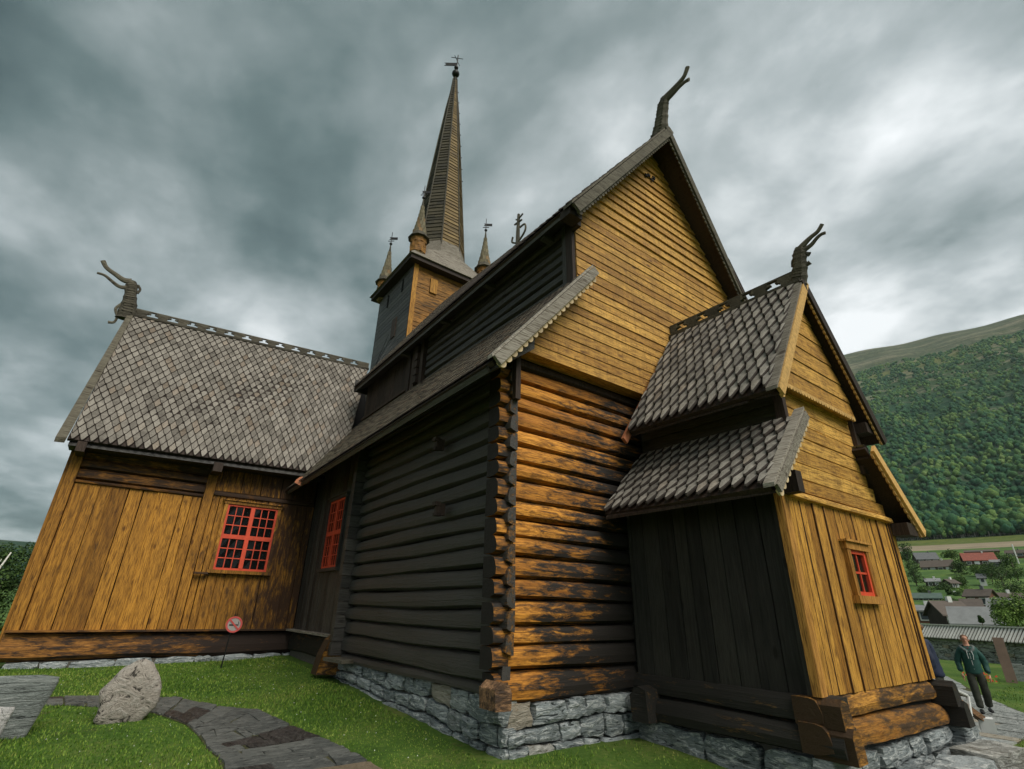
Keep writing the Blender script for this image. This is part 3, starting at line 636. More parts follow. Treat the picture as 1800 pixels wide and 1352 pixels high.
# ---- gable cladding (long boards, each lapping the one below)
cd = MB(); cd.prism([(4.42, 5.93, 3.84), (12.7, 5.93, 3.84), (11.3, 5.93, 5.7), (11.35, 5.93, 7.2), (8.55, 5.93, 10.9), (5.8, 5.93, 7.2), (5.85, 5.93, 5.7)], (0, .12, 0)); clad = cd.obj('gable_cladding', 'dark', church)
def xl(z):
    if z < 5.55: return max(4.30, 4.30 + (z - 3.98) / 1.20)
    if z < 7.30: return XC - .02
    return XC + .02 + (z - 7.46) / 1.36
z = 3.82; k = 0
while z < 11.15:
    hgt = R.uniform(.175, .215) if z < 7.6 else R.uniform(.22, .27)
    z1 = min(z + hgt, 11.3); lap = .012 if z < 7.6 else .035
    a0, a1 = xl(z), xl(z1); b0, b1 = 17.1 - a0, 17.1 - a1
    if z < 5.55: a0 = max(a0, 4.30); 
    cuts = [0.] 
    if 7.2 < z < 9.0: cuts.append(.485 + R.uniform(-.01, .01))
    elif R.random() < .35: cuts.append(R.uniform(.3, .7))
    cuts.append(1.)
    for c0, c1 in zip(cuts, cuts[1:]):
        g = .003; p = MB(); yo = R.uniform(-.004, .004)
        L0, L1 = a0 + (b0 - a0) * c0 + g, a1 + (b1 - a1) * c0 + g; R0, R1 = a0 + (b0 - a0) * c1 - g, a1 + (b1 - a1) * c1 - g
        n_ = 5; vs, fs = [], []
        for i in range(n_ + 1):
            u = i / n_; xb_, xt_ = L0 + (R0 - L0) * u, L1 + (R1 - L1) * u; wz = R.uniform(-.004, .004)
            vs += [(xb_, YC - lap + yo, z + wz), (xt_, YC + .004 + yo, z1 - .005 + wz), (xt_, YC + .245, z1 - .005), (xb_, YC + .26 if z < 4.1 else YC + .1, z + wz)]
        for i in range(n_):
            for q in range(4): fs.append((i * 4 + q, i * 4 + (q + 1) % 4, (i + 1) * 4 + (q + 1) % 4, (i + 1) * 4 + q))
        fs += [(0, 1, 2, 3), tuple(range(n_ * 4 + 3, n_ * 4 - 1, -1))]
        p.add(vs, fs); ob = p.obj('board', 'gold_x', clad)
        bm = bmesh.new(); bm.from_mesh(ob.data); bmesh.ops.recalc_face_normals(bm, faces=bm.faces); bm.to_mesh(ob.data); bm.free()
    z = z1; k += 1
# dark hooked iron marks / vent holes high in the gable
for dx, dz in ((0, 0), (.10, .07), (.22, -.02), (.30, .10)): MB().box((8.25 + dx, YC - .05, 10.05 + dz), (.045, .012, .04), ax=None).obj('vent_hole', 'dark', clad)
plank('corner_board', (4.40, YC + .20, 3.0), (4.40, YC + .20, 3.86), (.10, 0, 0), (0, -.1, 0), 'tar_brown', clad)

# ---- verge boards with scalloped lower trim
SCAL = {}
def scallop_mesh(key, r, t, mat):
    n = 7; pts = [(-r, .0)] + [(-r * math.cos(math.pi * i / n), -r * 1.15 * math.sin(math.pi * i / n)) for i in range(1, n)] + [(r, .0)]
    pts = pts + [(r, r * .6), (-r, r * .6)]; b = MB(); b.prism([(x, 0, y) for x, y in pts], (0, t, 0)); SCAL[key] = mesh('scallop', b.v, b.f, mat)
    return SCAL[key]
def verge(p0, p1, wid, depth, mat, parent, scal=None, n=V((0, -1, 0)), name='bargeboard', cap=.10, capmat=None):
    """board hanging below the line p0->p1 (lower tip to apex), with a weathered cap board on top and scallops on its lower edge"""
    p0, p1 = V(p0), V(p1); d = (p1 - p0).normalized(); side = d.cross(n); side = side if side.z < 0 else -side
    b = MB(); b.prism([p0, p1, p1 + side * wid, p0 + side * wid], -n * depth * -1); bo = b.obj(name, mat, parent)
    bm = bmesh.new(); bm.from_mesh(bo.data); bmesh.ops.recalc_face_normals(bm, faces=bm.faces); bm.to_mesh(bo.data); bm.free()
    if scal:
        r, smat, off = scal; me = scallop_mesh((r, smat), r, .03, smat); L = (p1 - p0).length; m_ = int(L / (2.05 * r))
        for i in range(m_):
            q = p0 + d * (2.05 * r * (i + .5)) + side * (wid + off) + n * (depth * .2)
            placed('scallop', me, frame_m(q, d, -n, -side), bo)
    return bo
# main gable
verge((5.24, 5.28, 7.06), (8.56, 5.05, 11.40), .20, .06, 'grey_dark', church, (.062, 'grey_dark', .0))
verge((11.88, 5.40, 7.06), (8.56, 5.05, 11.40), .20, .06, 'grey_dark', church, (.062, 'grey_dark', .0))
def capfor(p0, p1, back0, back1, t, mat):
    p0, p1 = V(p0), V(p1); f = V((0, -.03, .004)); u = V((0, 0, t)); q0, q1 = p0 + V((0, back0, .004)), p1 + V((0, back1, .004)); a, b_ = p0 + f, p1 + f
    o = MB().hexa([a, q0, q1, b_, a + u, q0 + u, q1 + u, b_ + u]).obj('cap_board', mat, church)
    bm = bmesh.new(); bm.from_mesh(o.data); bmesh.ops.recalc_face_normals(bm, faces=bm.faces); bm.to_mesh(o.data); bm.free()
capfor((5.22, 5.28, 7.06), (8.56, 5.05, 11.41), .22, .30, .06, 'grey_dark')
capfor((11.90, 5.40, 7.06), (8.56, 5.05, 11.41), .22, .30, .06, 'grey_dark')
MB().hexa([(5.66, 5.35, 7.3), (11.44, 5.35, 7.3), (8.6, 5.15, 11.3), (8.5, 5.15, 11.3), (5.66, 5.37, 7.3), (11.44, 5.37, 7.3), (8.6, 5.17, 11.3), (8.5, 5.17, 11.3)]) if 0 else None
for s_ in (-1, 1):      # dark soffit boards under the gable overhang
    x0, x1 = 8.55 + s_ * 3.22, 8.55
    MB().hexa([(x0, 5.30, 7.06), (x0, 5.80, 7.06), (x1, 5.80, 11.24), (x1, 5.12, 11.24), (x0, 5.30, 7.12), (x0, 5.80, 7.12), (x1, 5.80, 11.30), (x1, 5.12, 11.30)]).obj('soffit', 'tar_brown', church)
MB().box((5.42, 5.50, 7.02), (.16, .14, .09)).obj('rafter_end', 'tar_brown', church)
MB().box((5.64, 5.60, 7.12), (.05, .10, .20)).obj('bracket', 'tar_brown', church)
# aisle roof verge: silver board, pale scallops
verge((3.56, 5.30, 3.27), (5.72, 5.30, 5.82), .16, .06, 'grey_x', church, (.075, 'trim_pale', -.01))
verge((13.54, 5.30, 3.27), (11.38, 5.30, 5.82), .24, .06, 'grey_x', church)
capfor((3.54, 5.30, 3.25), (5.72, 5.30, 5.83), .09, .09, .05, 'grey_x')
MB().hexa([(3.66, 5.36, 3.18), (3.70, 5.9, 3.18), (5.72, 5.9, 5.66), (5.72, 5.36, 5.66), (3.66, 5.36, 3.22), (3.70, 5.9, 3.22), (5.72, 5.9, 5.70), (5.72, 5.36, 5.70)]).obj('soffit', 'tar_brown', church)

# ---- porch
pw = MB(); pw.box((8.64, 4.7, .2), (1.70, 1.42, 1.6)); pw.prism([(7.1, 3.3, 1.6), (10.2, 3.3, 1.6), (9.8, 3.3, 2.3), (9.8, 3.3, 3.1), (8.52, 3.3, 4.9), (7.5, 3.3, 3.1), (7.5, 3.3, 2.3)], (0, 2.6, 0)); porch = pw.obj('porch_wall', 'dark', church)
XP, YP = 6.84, 3.2
y = 3.30
while y < 5.88:     # tarred planks of the porch's west side
    w = min(R.uniform(.20, .34), 5.9 - y); plank('plank', (XP + .08, y + w / 2, -.86), (XP + .08, y + w / 2, 1.9), (0, w - .007, 0), (-.06 + R.uniform(-.008, .008), 0, 0), 'tar_porch', porch); y += w
plank('corner_post', (XP + .07, 3.30, -.85), (XP + .07, 3.30, 1.75), (0, .14, 0), (-.085, 0, 0), 'tar_porch', porch)
vplanks(XP + .10, 8.36, -.86, 1.46, 'gold_z', (), (.15, .32), porch, YP + .08); vplanks(8.36, 9.06, -.86, 1.46, 'gold_z', [(8.2, 9.2, .20, .94)], (.15, .24), porch, YP + .08); vplanks(9.06, 10.46, -.86, 1.46, 'gold_z', (), (.15, .30), porch, YP + .08)
plank('corner_post', (6.865, YP + .09, -.85), (6.865, YP + .09, 1.62), (.17, 0, 0), (0, -.10, 0), 'casing', porch)
plank('corner_post', (10.44, YP + .09, -.85), (10.44, YP + .09, 1.5), (.13, 0, 0), (0, -.10, 0), 'gold_z', porch)
window((8.44, 3.21, .26), (1, 0, 0), (0, -1, 0), .54, .62, .10, 'casing', 2, 2, False, church, .028, .055)
z = 1.55; i = 0     # horizontal boards above the rail
for (za, zb2, xa, xb2) in ((1.44, 1.56, 6.98, 10.46), (1.56, 1.76, 6.96, 10.34), (1.76, 2.0, 7.02, 10.12), (2.0, 2.22, 7.18, 9.95), (2.22, 2.44, 7.36, 9.8), (2.44, 2.66, 7.40, 9.8), (2.66, 2.88, 7.40, 9.8), (2.88, 3.1, 7.40, 9.8), (3.1, 3.24, 7.40, 9.8)):
    if i == 0: log('rail', (xa, YP + .04, (za + zb2) / 2), (xb2, YP + .04, (za + zb2) / 2), zb2 - za, (0, -1, 0), 'gold_x', porch, th=.04, bulge=.09, wob=.004)
    else: plank('board', (xa, YP + .06, (za + zb2) / 2), (xb2, YP + .06, (za + zb2) / 2), (0, 0, zb2 - za - .008), (0, -.05 - R.uniform(0, .008), 0), 'log_gold' if i < 3 and 0 else 'gold_x', porch, segs=5)
    i += 1
MB().box((7.36, 3.22, 2.9), (.05, .07, .42)).obj('corner_post', 'tar_brown', porch)
MB().box((9.86, 3.24, 2.75), (.08, .10, .55)).obj('corner_post', 'tar_brown', porch)
# clerestory side boards, dark
for k in range(4): plank('board', (7.44, 3.3, 2.55 + k * .24), (7.44, 5.85, 2.55 + k * .24), (0, 0, .232), (-.05, 0, 0), 'tar_Y', porch)
# gable boards stand proud of the wall, scalloped skirt below
zg = [3.13, 3.42, 3.72, 4.02, 4.34, 4.68, 5.05, 5.3]
for k in range(7):
    xa, xb2 = 7.33 + max(0, zg[k] - 3.35) / 1.48, 9.73 - max(0, zg[k] - 3.35) / 1.48; xc, xd = 7.33 + max(0, zg[k + 1] - 3.35) / 1.48, 9.73 - max(0, zg[k + 1] - 3.35) / 1.48
    xa -= .02; xb2 += .02
    p = MB(); p.prism([(xa, 3.06, zg[k] + .004), (xb2, 3.06, zg[k] + .004), (xd, 3.075, zg[k + 1] - .004), (xc, 3.075, zg[k + 1] - .004)], (0, .05 if k else .16, 0)); p.obj('board', 'gold_x', porch)
me_ = scallop_mesh('g', .045, .03, 'trim_gold')
for k in range(26): placed('scallop', me_, frame_m(V((7.38 + k * .092, 3.055, 3.135)), V((1, 0, 0)), V((0, 1, 0)), V((0, 0, 1))), porch)
# porch verges
verge((6.66, 2.92, 2.84), (8.50, 2.90, 5.44), .15, .05, 'trim_gold', church, (.050, 'trim_gold', .0))
verge((10.38, 2.92, 2.84), (8.50, 2.90, 5.44), .18, .05, 'tar_brown', church, (.048, 'trim_gold', -.02))
def slabq(a, b, c, d, t, name, mat): return MB().hexa([a, b, c, d] + [tuple(V(q) + V((0, 0, t))) for q in (a, b, c, d)]).obj(name, mat, church)
capfor((6.64, 2.92, 2.82), (8.50, 2.90, 5.45), .13, .13, .05, 'grey_y')
capfor((10.40, 2.92, 2.82), (8.50, 2.90, 5.45), .22, .22, .05, 'grey_y')
slabq((6.78, 2.95, 2.78), (6.84, 3.4, 2.84), (8.5, 3.4, 5.26), (8.5, 2.95, 5.26), .04, 'soffit', 'tar_brown')
slabq((10.26, 2.95, 2.78), (10.24, 5.6, 2.80), (8.5, 5.6, 5.26), (8.5, 2.95, 5.26), .04, 'soffit', 'tar_brown')
slabq((6.78, 3.4, 2.80), (6.80, 5.6, 2.84), (7.5, 5.6, 3.5), (7.5, 3.4, 3.5), .03, 'soffit', 'tar_brown')
verge((6.08, 2.93, 1.42), (7.34, 2.93, 2.66), .12, .05, 'grey_y', church, (.066, 'trim_pale', .01))
verge((11.02, 2.93, 1.36), (9.72, 2.93, 2.62), .16, .05, 'trim_gold', church, (.062, 'trim_gold', -.02))
capfor((6.05, 2.93, 1.39), (7.36, 2.93, 2.68), .11, .11, .05, 'grey_y')
slabq((6.20, 2.95, 1.34), (6.24, 5.8, 1.36), (7.4, 5.8, 2.5), (7.4, 2.95, 2.48), .04, 'soffit', 'tar_brown')
slabq((10.92, 2.95, 1.28), (10.90, 5.8, 1.30), (9.7, 5.8, 2.42), (9.7, 2.95, 2.42), .04, 'soffit', 'tar_brown')
MB().box((10.58, 3.06, 1.34), (.20, .12, .10)).obj('bracket', 'tar_brown', porch)
MB().box((9.98, 3.06, 3.0), (.14, .10, .09)).obj('bracket', 'tar_brown', porch)
MB().box((6.92, 3.10, 1.60), (.08, .12, .14)).obj('bracket', 'tar_brown', porch)
slabq((7.40, 2.95, 2.60), (7.44, 5.8, 2.66), (7.6, 5.8, 2.70), (7.56, 2.95, 2.64), .05, 'flashing_board', 'grey_y')
plank('flashing_board', (6.60, 5.64, 2.78), (7.95, 5.64, 4.70), (.0, .06, .0), (.10, 0, -.08), 'copper', church)
# sill logs of the porch crossing at the corners
def roundlog(name, p0, p1, rr, mat, parent, n=12, squash=.85, segs=8, endr=.8):
    p0, p1 = V(p0), V(p1); d = p1 - p0; P = []; rs = []
    for i in range(segs + 1):
        u = i / segs; P.append(p0 + d * u + V((0, 0, R.uniform(-.008, .008)))); rs.append(rr * (1 + R.uniform(-.03, .03)) * (endr if i in (0, segs) else 1))
    b = MB(); b.tube(P, rs, n); return b.obj(name, mat, parent, smooth=False)
log('sill_log', (6.74, YP + .10, -.99), (10.46, YP + .10, -1.0),   .29, (0, -1, 0), 'gold_sill', porch, bulge=.10, taper1=.8, segs=18, wob=.02)
log('sill_log', (6.70, YP + .06, -1.27), (10.50, YP + .06, -1.28), .31, (0, -1, 0), 'gold_sill', porch, bulge=.13, taper1=.75, segs=18, wob=.02)
log('sill_log', (XP + .04, 3.06, -.99), (XP + .04, 6.0, -1.0), .30, (-1, 0, 0), 'tar_sill', porch, bulge=.10, segs=12)
log('sill_log', (XP + .00, 3.02, -1.27), (XP + .00, 5.95, -1.30), .32, (-1, 0, 0), 'tar_sill', porch, bulge=.14, segs=12)
for (x, y, z, h) in ((10.52, 2.98, -1.02, .17), (10.60, 2.93, -1.28, .17), (6.84, 2.93, -1.27, .17), (6.86, 3.0, -.99, .15)):
    b = MB(); b.prism([(x - .10, y, z - h), (x + .08, y - .02, z - h * .9), (x + .12, y, z - h * .1), (x + .07, y, z + h * .7), (x - .04, y, z + h * .95), (x - .11, y, z + h * .5)], (0, .45, 0)); b.obj('log_end', 'gold_sill' if x < 8 else 'tar_sill', porch)
b = MB(); b.prism([(6.52, 5.48, -1.42), (6.50, 5.75, -1.42), (6.50, 5.78, -1.1), (6.52, 5.64, -.98), (6.52, 5.50, -1.02)], (.4, 0, 0)); b.obj('log_end', 'tar_sill', porch)

# ---- carved ridge crests with cross-shaped openings
def crest(p0, p1, h, th, period, mat, parent, side):
    p0, p1 = V(p0), V(p1); L = (p1 - p0).length; d = (p1 - p0) / L; up_ = V((0, 0, 1)); n = V(side); b = MB()
    def bx(x0, x1, z0, z1):
        c = p0 + d * ((x0 + x1) / 2) + up_ * ((z0 + z1) / 2); b.box(c, ((x1 - x0) / 2, th / 2, (z1 - z0) / 2), ax=(d, n, up_))
    bx(0, L, 0, h * .26); bx(0, L, h * .86, h)
    x = period * .7
    prev = 0
    gw = period * .54
    while x + gw < L - .1:
        bx(prev, x, h * .26, h * .86)
        m_ = x + gw / 2; nw = gw * .16
        bx(x, m_ - nw * 2.1, h * .52, h * .86); bx(m_ + nw * 2.1, x + gw, h * .52, h * .86)
        bx(m_ - nw * 2.1, m_ - nw, h * .58, h * .72); bx(m_ + nw, m_ + nw * 2.1, h * .58, h * .72)
        prev = x + gw; x += period
    bx(prev, L, h * .26, h * .86)
    b.obj('ridge_crest', mat, parent)
crest((-1.55, 18.4, 8.36), (6.3, 18.4, 8.82), .26, .07, .56, 'grey_dark', church, (0, 1, 0))
crest((8.50, 2.90, 5.42), (8.50, 5.66, 5.50), .25, .07, .50, 'grey_dark', church, (1, 0, 0))
MB().tube([(-1.55, 18.33, 8.34), (6.3, 18.33, 8.80)], .06, 6).obj('ridge_roll', 'grey_dark', church)
MB().tube([(8.43, 2.90, 5.40), (8.43, 5.66, 5.46)], .05, 6).obj('ridge_roll', 'grey_dark', church)
# wing's west verge board
MB().hexa([(-1.80, 15.36, 3.36), (-1.62, 15.40, 3.38), (-1.48, 18.36, 8.32), (-1.62, 18.36, 8.32), (-1.80, 15.34, 3.48), (-1.60, 15.36, 3.50), (-1.48, 18.36, 8.44), (-1.62, 18.36, 8.44)]).obj('bargeboard', 'grey_dark', church)
MB().hexa([(-1.86, 21.4, 3.36), (-1.62, 21.4, 3.38), (-1.48, 18.4, 8.32), (-1.64, 18.4, 8.32), (-1.86, 21.4, 3.48), (-1.60, 21.4, 3.50), (-1.48, 18.4, 8.44), (-1.64, 18.4, 8.44)]).obj('bargeboard', 'grey_x', church)

# ---- dragon heads
def catmull(P, k=5):
    P = [V(p) for p in P]; Q = []
    for i in range(len(P) - 1):
        a, b, c, d = P[max(0, i - 1)], P[i], P[i + 1], P[min(len(P) - 1, i + 2)]
        for j in range(k):
            t = j / k; Q.append(.5 * ((2 * b) + (c - a) * t + (2 * a - 5 * b + 4 * c - d) * t * t + (3 * b - a - 3 * c + d) * t ** 3))
    return Q + [P[-1]]
def lerpr(r, n):
    out = []
    for i in range(n):
        u = i / (n - 1) * (len(r) - 1); k = min(int(u), len(r) - 2); out.append(r[k] + (r[k + 1] - r[k]) * (u - k))
    return out
def dragon(plane, neck, upj, loj, rn, ru, rl, curls=(), side=None, mat='grey_dark', label='carved wooden dragon head on the gable'):
    P3 = (lambda a, z: (plane[1], a, z)) if plane[0] == 'x' else (lambda a, z: (a, plane[1], z))
    ax = V((1, 0, 0)) if plane[0] == 'x' else V((0, 1, 0))
    nk = catmull([P3(*q) for q in neck]); rs = lerpr(rn, len(nk))
    rs = [r * (1 + .10 * (i % 3 == 0)) for i, r in enumerate(rs)]
    b = MB(); b.tube(nk, rs, 10, ell=(ax, .55)); hd = b.obj('dragon_head', mat, church, label=label)
    for nm, J, r in (('upper_jaw', upj, ru), ('lower_jaw', loj, rl)):
        q = catmull([P3(*a) for a in J]); b = MB(); b.tube(q, lerpr(r, len(q)), 8, ell=(ax, .7)); b.obj(nm, mat, hd)
    # carved ridges down the neck and mane notches behind it
    rg = MB(); cnt = len(nk)
    for i in range(2, cnt - 1, 1):
        p = nk[i]; t = (nk[min(i + 1, cnt - 1)] - nk[i - 1]).normalized(); sd = t.cross(ax).normalized()
        for s in (-1, 1): rg.box(p + ax * (s * rs[i] * .5), (.014, rs[i] * .55, .018), ax=(ax, sd, t))
    rg.obj('carved_ridges', mat, hd, kind='stuff')
    for c in curls:
        pts = catmull([P3(*a) for a in c]); b = MB(); b.tube(pts, lerpr((.055, .04, .035, .05), len(pts)), 7, ell=(ax, .7)); b.obj('curl', mat, hd)
dragon(('x', 8.56), [(5.42, 11.18), (5.28, 11.50), (5.16, 11.95), (5.08, 12.28), (4.96, 12.48)], [(5.0, 12.44), (4.74, 12.50), (4.52, 12.56), (4.36, 12.64), (4.24, 12.83)], [(4.98, 12.36), (4.76, 12.38), (4.56, 12.42), (4.38, 12.42), (4.26, 12.38)],
       (.27, .23, .18, .17, .12), (.12, .09, .07, .06, .065), (.08, .065, .055, .05, .055), [[(5.40, 11.45), (5.50, 11.55), (5.44, 11.68)], [(5.28, 11.85), (5.36, 11.92), (5.30, 12.02)], [(5.18, 12.16), (5.26, 12.22), (5.20, 12.33)]],
       label='dark dragon head on the tall main gable')
dragon(('x', 8.50), [(2.98, 5.36), (2.90, 5.62), (2.86, 5.80), (2.83, 5.96), (2.80, 6.08)], [(2.82, 6.04), (2.70, 6.12), (2.58, 6.18), (2.46, 6.22), (2.36, 6.32)], [(2.80, 5.98), (2.70, 6.00), (2.60, 6.03), (2.50, 6.10), (2.42, 6.13), (2.35, 6.12)],
       (.15, .13, .115, .12, .08), (.075, .055, .042, .038, .038), (.055, .045, .038, .033, .033), [[(2.86, 5.96), (2.96, 5.88), (2.97, 5.78)], [(2.95, 5.60), (3.04, 5.60), (3.10, 5.66)], [(2.88, 5.74), (2.78, 5.68), (2.70, 5.70)], [(2.80, 5.94), (2.72, 5.90), (2.68, 5.86)]],
       label='small dragon head on the porch gable')
dragon(('y', 18.36), [(-1.66, 8.15), (-1.68, 8.60), (-1.74, 9.0), (-1.80, 9.36), (-1.86, 9.48)], [(-1.84, 9.48), (-2.04, 9.46), (-2.27, 9.56), (-2.55, 9.70), (-2.70, 9.90)], [(-1.84, 9.28), (-1.98, 9.20), (-2.12, 9.20), (-2.31, 9.30), (-2.52, 9.42), (-2.72, 9.43)],
       (.24, .21, .16, .16, .11), (.12, .09, .075, .065, .07), (.08, .065, .055, .045, .04), [[(-1.80, 8.72), (-1.96, 8.42), (-1.86, 8.16), (-1.88, 7.95), (-2.02, 7.90)], [(-1.66, 9.42), (-1.56, 9.30), (-1.60, 9.14)], [(-1.62, 8.9), (-1.54, 8.66), (-1.48, 8.52)]],
       label='weathered dragon head on the wing gable')
# openwork cross on the main ridge
b = MB(); cy, cz = 11.4, 12.0
b.tube([(8.56, cy, cz - .4), (8.56, cy, cz + .3), (8.56, cy - .03, cz + 1.12)], [.09, .075, .055], 6); b.tube([(8.56, cy - .22, cz + .74), (8.56, cy + .2, cz + .80)], .035, 6)
b.tube([(8.56, cy - .28, cz + .98), (8.56, cy, cz + .90), (8.56, cy + .12, cz + .98)], .03, 6)
b.tube(catmull([(8.56, cy - .1, cz - .1), (8.56, cy - .42, cz + .12), (8.56, cy - .40, cz + .42), (8.56, cy - .12, cz + .46)]), .035, 6)
b.tube(catmull([(8.56, cy + .1, cz - .1), (8.56, cy + .34, cz + .1), (8.56, cy + .30, cz + .30)]), .035, 6); b.obj('ridge_cross', 'grey_dark', church)

# ---- crossing tower
TX0, TX1, TY0, TY1, TZ = 7.0, 10.6, 16.6, 20.2, 13.36
tw = MB(); tw.box((8.8, 18.4, 9.6), (1.72, 1.72, 3.9)); tower = tw.obj('tower', 'dark', church)
for k in range(26):
    z = 8.0 + k * .21
    plank('board', (TX0 + .08, TY0 + .08, z), (TX1, TY0 + .08, z), (0, 0, .205), (0, -.05 - .02 * R.random(), 0), 'tower_gold', tower, segs=4, rag=.012)
    plank('board', (TX0 + .06, TY0 + .05, z), (TX0 + .06, TY1, z), (0, 0, .205), (-.05, 0, 0), 'tar_Y', tower, segs=2)
plank('corner_board', (TX0 + .10, TY0 + .02, 8.6), (TX0 + .10, TY0 + .02, TZ), (.22, 0, 0), (0, -.05, 0), 'gold_z', tower)
plank('louvre', (7.98, TY0 + .02, 12.25), (7.98, TY0 + .02, 12.95), (.34, 0, 0), (0, -.06, 0), 'gold_z', tower)
plank('hatch', (TX0 + .02, 18.0, 10.35), (TX0 + .02, 18.0, 11.3), (0, .42, 0), (-.05, 0, 0), 'tar_brown', tower)
plank('louvre', (TX0 + .02, 17.6, 12.45), (TX0 + .02, 17.6, 13.1), (0, .08, 0), (-.05, 0, 0), 'dark', tower)
plank('louvre', (TX0 + .02, 19.1, 12.4), (TX0 + .02, 19.1, 13.05), (0, .08, 0), (-.05, 0, 0), 'dark', tower)
MB().box((8.8, 18.4, 13.46), (2.12, 2.12, .10)).obj('cornice', 'tar_brown', tower)
# flared skirt roof up to the octagonal spire
SX, SY = 8.95, 18.4
oc = lambda r, z, n=8, cx=SX, cy=SY, ph=math.pi / 8: [(cx + r * math.cos(ph + 2 * math.pi * k / n), cy + r * math.sin(ph + 2 * math.pi * k / n), z) for k in range(n)]
sqr = lambda h, z: [(8.8 + h * a, 18.4 + h * c, z) for a, c in ((1, .42), (.42, 1), (-.42, 1), (-1, .42), (-1, -.42), (-.42, -1), (.42, -1), (1, -.42))]
def fullsq(h, z):     # square outline with eight points so it lofts to the octagon
    return [(8.8 + h * a, 18.4 + h * c, z) for a, c in ((1, .5), (.999, .999), (-.999, .999), (-1, .5), (-1, -.5), (-.999, -.999), (.999, -.999), (1, -.5))]
rings = [fullsq(2.20, 13.56), fullsq(1.62, 14.35), oc(1.42, 15.05), oc(1.26, 15.9)]
b = MB(); vs = [v for r_ in rings for v in r_]; fs = [(i * 8 + k, i * 8 + (k + 1) % 8, (i + 1) * 8 + (k + 1) % 8, (i + 1) * 8 + k) for i in range(3) for k in range(8)]; fs.append(tuple(range(7, -1, -1)))
b.add(vs, fs); b.obj('skirt_roof', 'grey_x', tower)
prof = [(1.30, 15.2), (1.10, 17.6), (.84, 20.6), (.56, 23.8), (.34, 26.2), (.19, 27.6), (.10, 28.9)]
spire = MB().tube([(SX, SY, 15.0), (SX, SY, 28.8)], [1.1, .05], 8).obj('spire', 'dark', tower) if 0 else None
lean = V((.0, 0, 0))
core = MB()
for i in range(len(prof) - 1):
    a, c = oc(prof[i][0] - .03, prof[i][1]), oc(prof[i + 1][0] - .03, prof[i + 1][1]); core.add(a + c, [(k, (k + 1) % 8, 8 + (k + 1) % 8, 8 + k) for k in range(8)])
spire = core.obj('spire', 'dark', church)
def pr(z):
    for (r0, z0), (r1, z1) in zip(prof, prof[1:]):
        if z <= z1: return r0 + (r1 - r0) * (z - z0) / (z1 - z0)
    return prof[-1][0]
for side in range(8):
    ang = 2 * math.pi * (side + 1) / 8; nrm = V((math.cos(ang), math.sin(ang), 0)); tan_ = V((-math.sin(ang), math.cos(ang), 0))
    west = nrm.x < -.5; south = nrm.y < -.3; vis = west or south
    fc = MB(); z = 15.15
    while z < 28.6:
        hh = R.uniform(.17, .26); z1 = min(z + hh, 28.75); r0, r1 = pr(z) * math.cos(math.pi / 8), pr(z1) * math.cos(math.pi / 8); w0, w1_ = pr(z) * math.sin(math.pi / 8), pr(z1) * math.sin(math.pi / 8)
        nb_ = 1 if not west else max(1, int(w0 * 5)); o = V((SX, SY, 0))
        for q in range(nb_):
            u0, u1 = -1 + 2 * q / nb_, -1 + 2 * (q + 1) / nb_; li = .03 + R.uniform(0, .012)
            A = o + nrm * (r0 + li) + tan_ * (w0 * u0) + V((0, 0, z - .01 * R.random())); B = o + nrm * (r0 + li) + tan_ * (w0 * u1) + V((0, 0, z - .01 * R.random()))
            Cc = o + nrm * (r1 + .002) + tan_ * (w1_ * u1) + V((0, 0, z1)); D = o + nrm * (r1 + .002) + tan_ * (w1_ * u0) + V((0, 0, z1))
            fc.add([A, B, Cc, D, A - nrm * li, B - nrm * li], [(0, 1, 2, 3), (4, 5, 1, 0)])
        z = z1
    fc.obj('spire_boards', 'spire_west' if west else 'spire', spire, kind='stuff')
    eg = MB(); an = ang + math.pi / 8; eg.tube([(SX + (r_ + .02) * math.cos(an), SY + (r_ + .02) * math.sin(an), z_) for r_, z_ in prof], [.045] * 5 + [.03, .03], 5); eg.obj('corner_batten', 'grey_dark', spire)
def ball(name, c, r, mat, parent):
    bm = bmesh.new(); bmesh.ops.create_uvsphere(bm, u_segments=12, v_segments=8, radius=r); bmesh.ops.translate(bm, verts=bm.verts, vec=c); me = bpy.data.meshes.new(name); bm.to_mesh(me); bm.free(); me.materials.append(M[mat]); return finish(bpy.data.objects.new(name, me), parent, None, None)
b = MB(); b.tube([(SX, SY, 28.7), (SX + .05, SY, 31.1)], .035, 6); ball('ball', (SX, SY, 29.35), .23, 'iron', spire); ball('ball', (SX, SY, 29.9), .13, 'iron', spire)
b.obj('finial_rod', 'iron', spire)
d45 = V((.75, -.55, 0)).normalized()
def vane(c, s, parent):
    c = V(c); b = MB(); b.prism([c, c - d45 * (.75 * s), c - d45 * (.62 * s) + V((0, 0, .13 * s)), c - d45 * (.75 * s) + V((0, 0, .26 * s)), c + V((0, 0, .26 * s))], (.02, .02, 0)); b.obj('weather_vane', 'iron', parent)
vane((SX, SY, 30.1), 1.0, spire)
b = MB(); b.tube([(SX - .3, SY + .2, 30.85), (SX + .3, SY - .2, 30.75)], .02, 5); b.tube([(SX - .28, SY - .2, 30.55), (SX + .3, SY + .2, 30.60)], .02, 5); b.obj('finial_cross', 'iron', spire)
for k in range(9):   # climbing pegs up the eastern edge
    z = 21 + k * .85; r_ = pr(z) + .05; MB().box((SX + r_ * .95, SY - r_ * .35, z), (.06, .02, .015)).obj('climbing_peg', 'iron', spire)
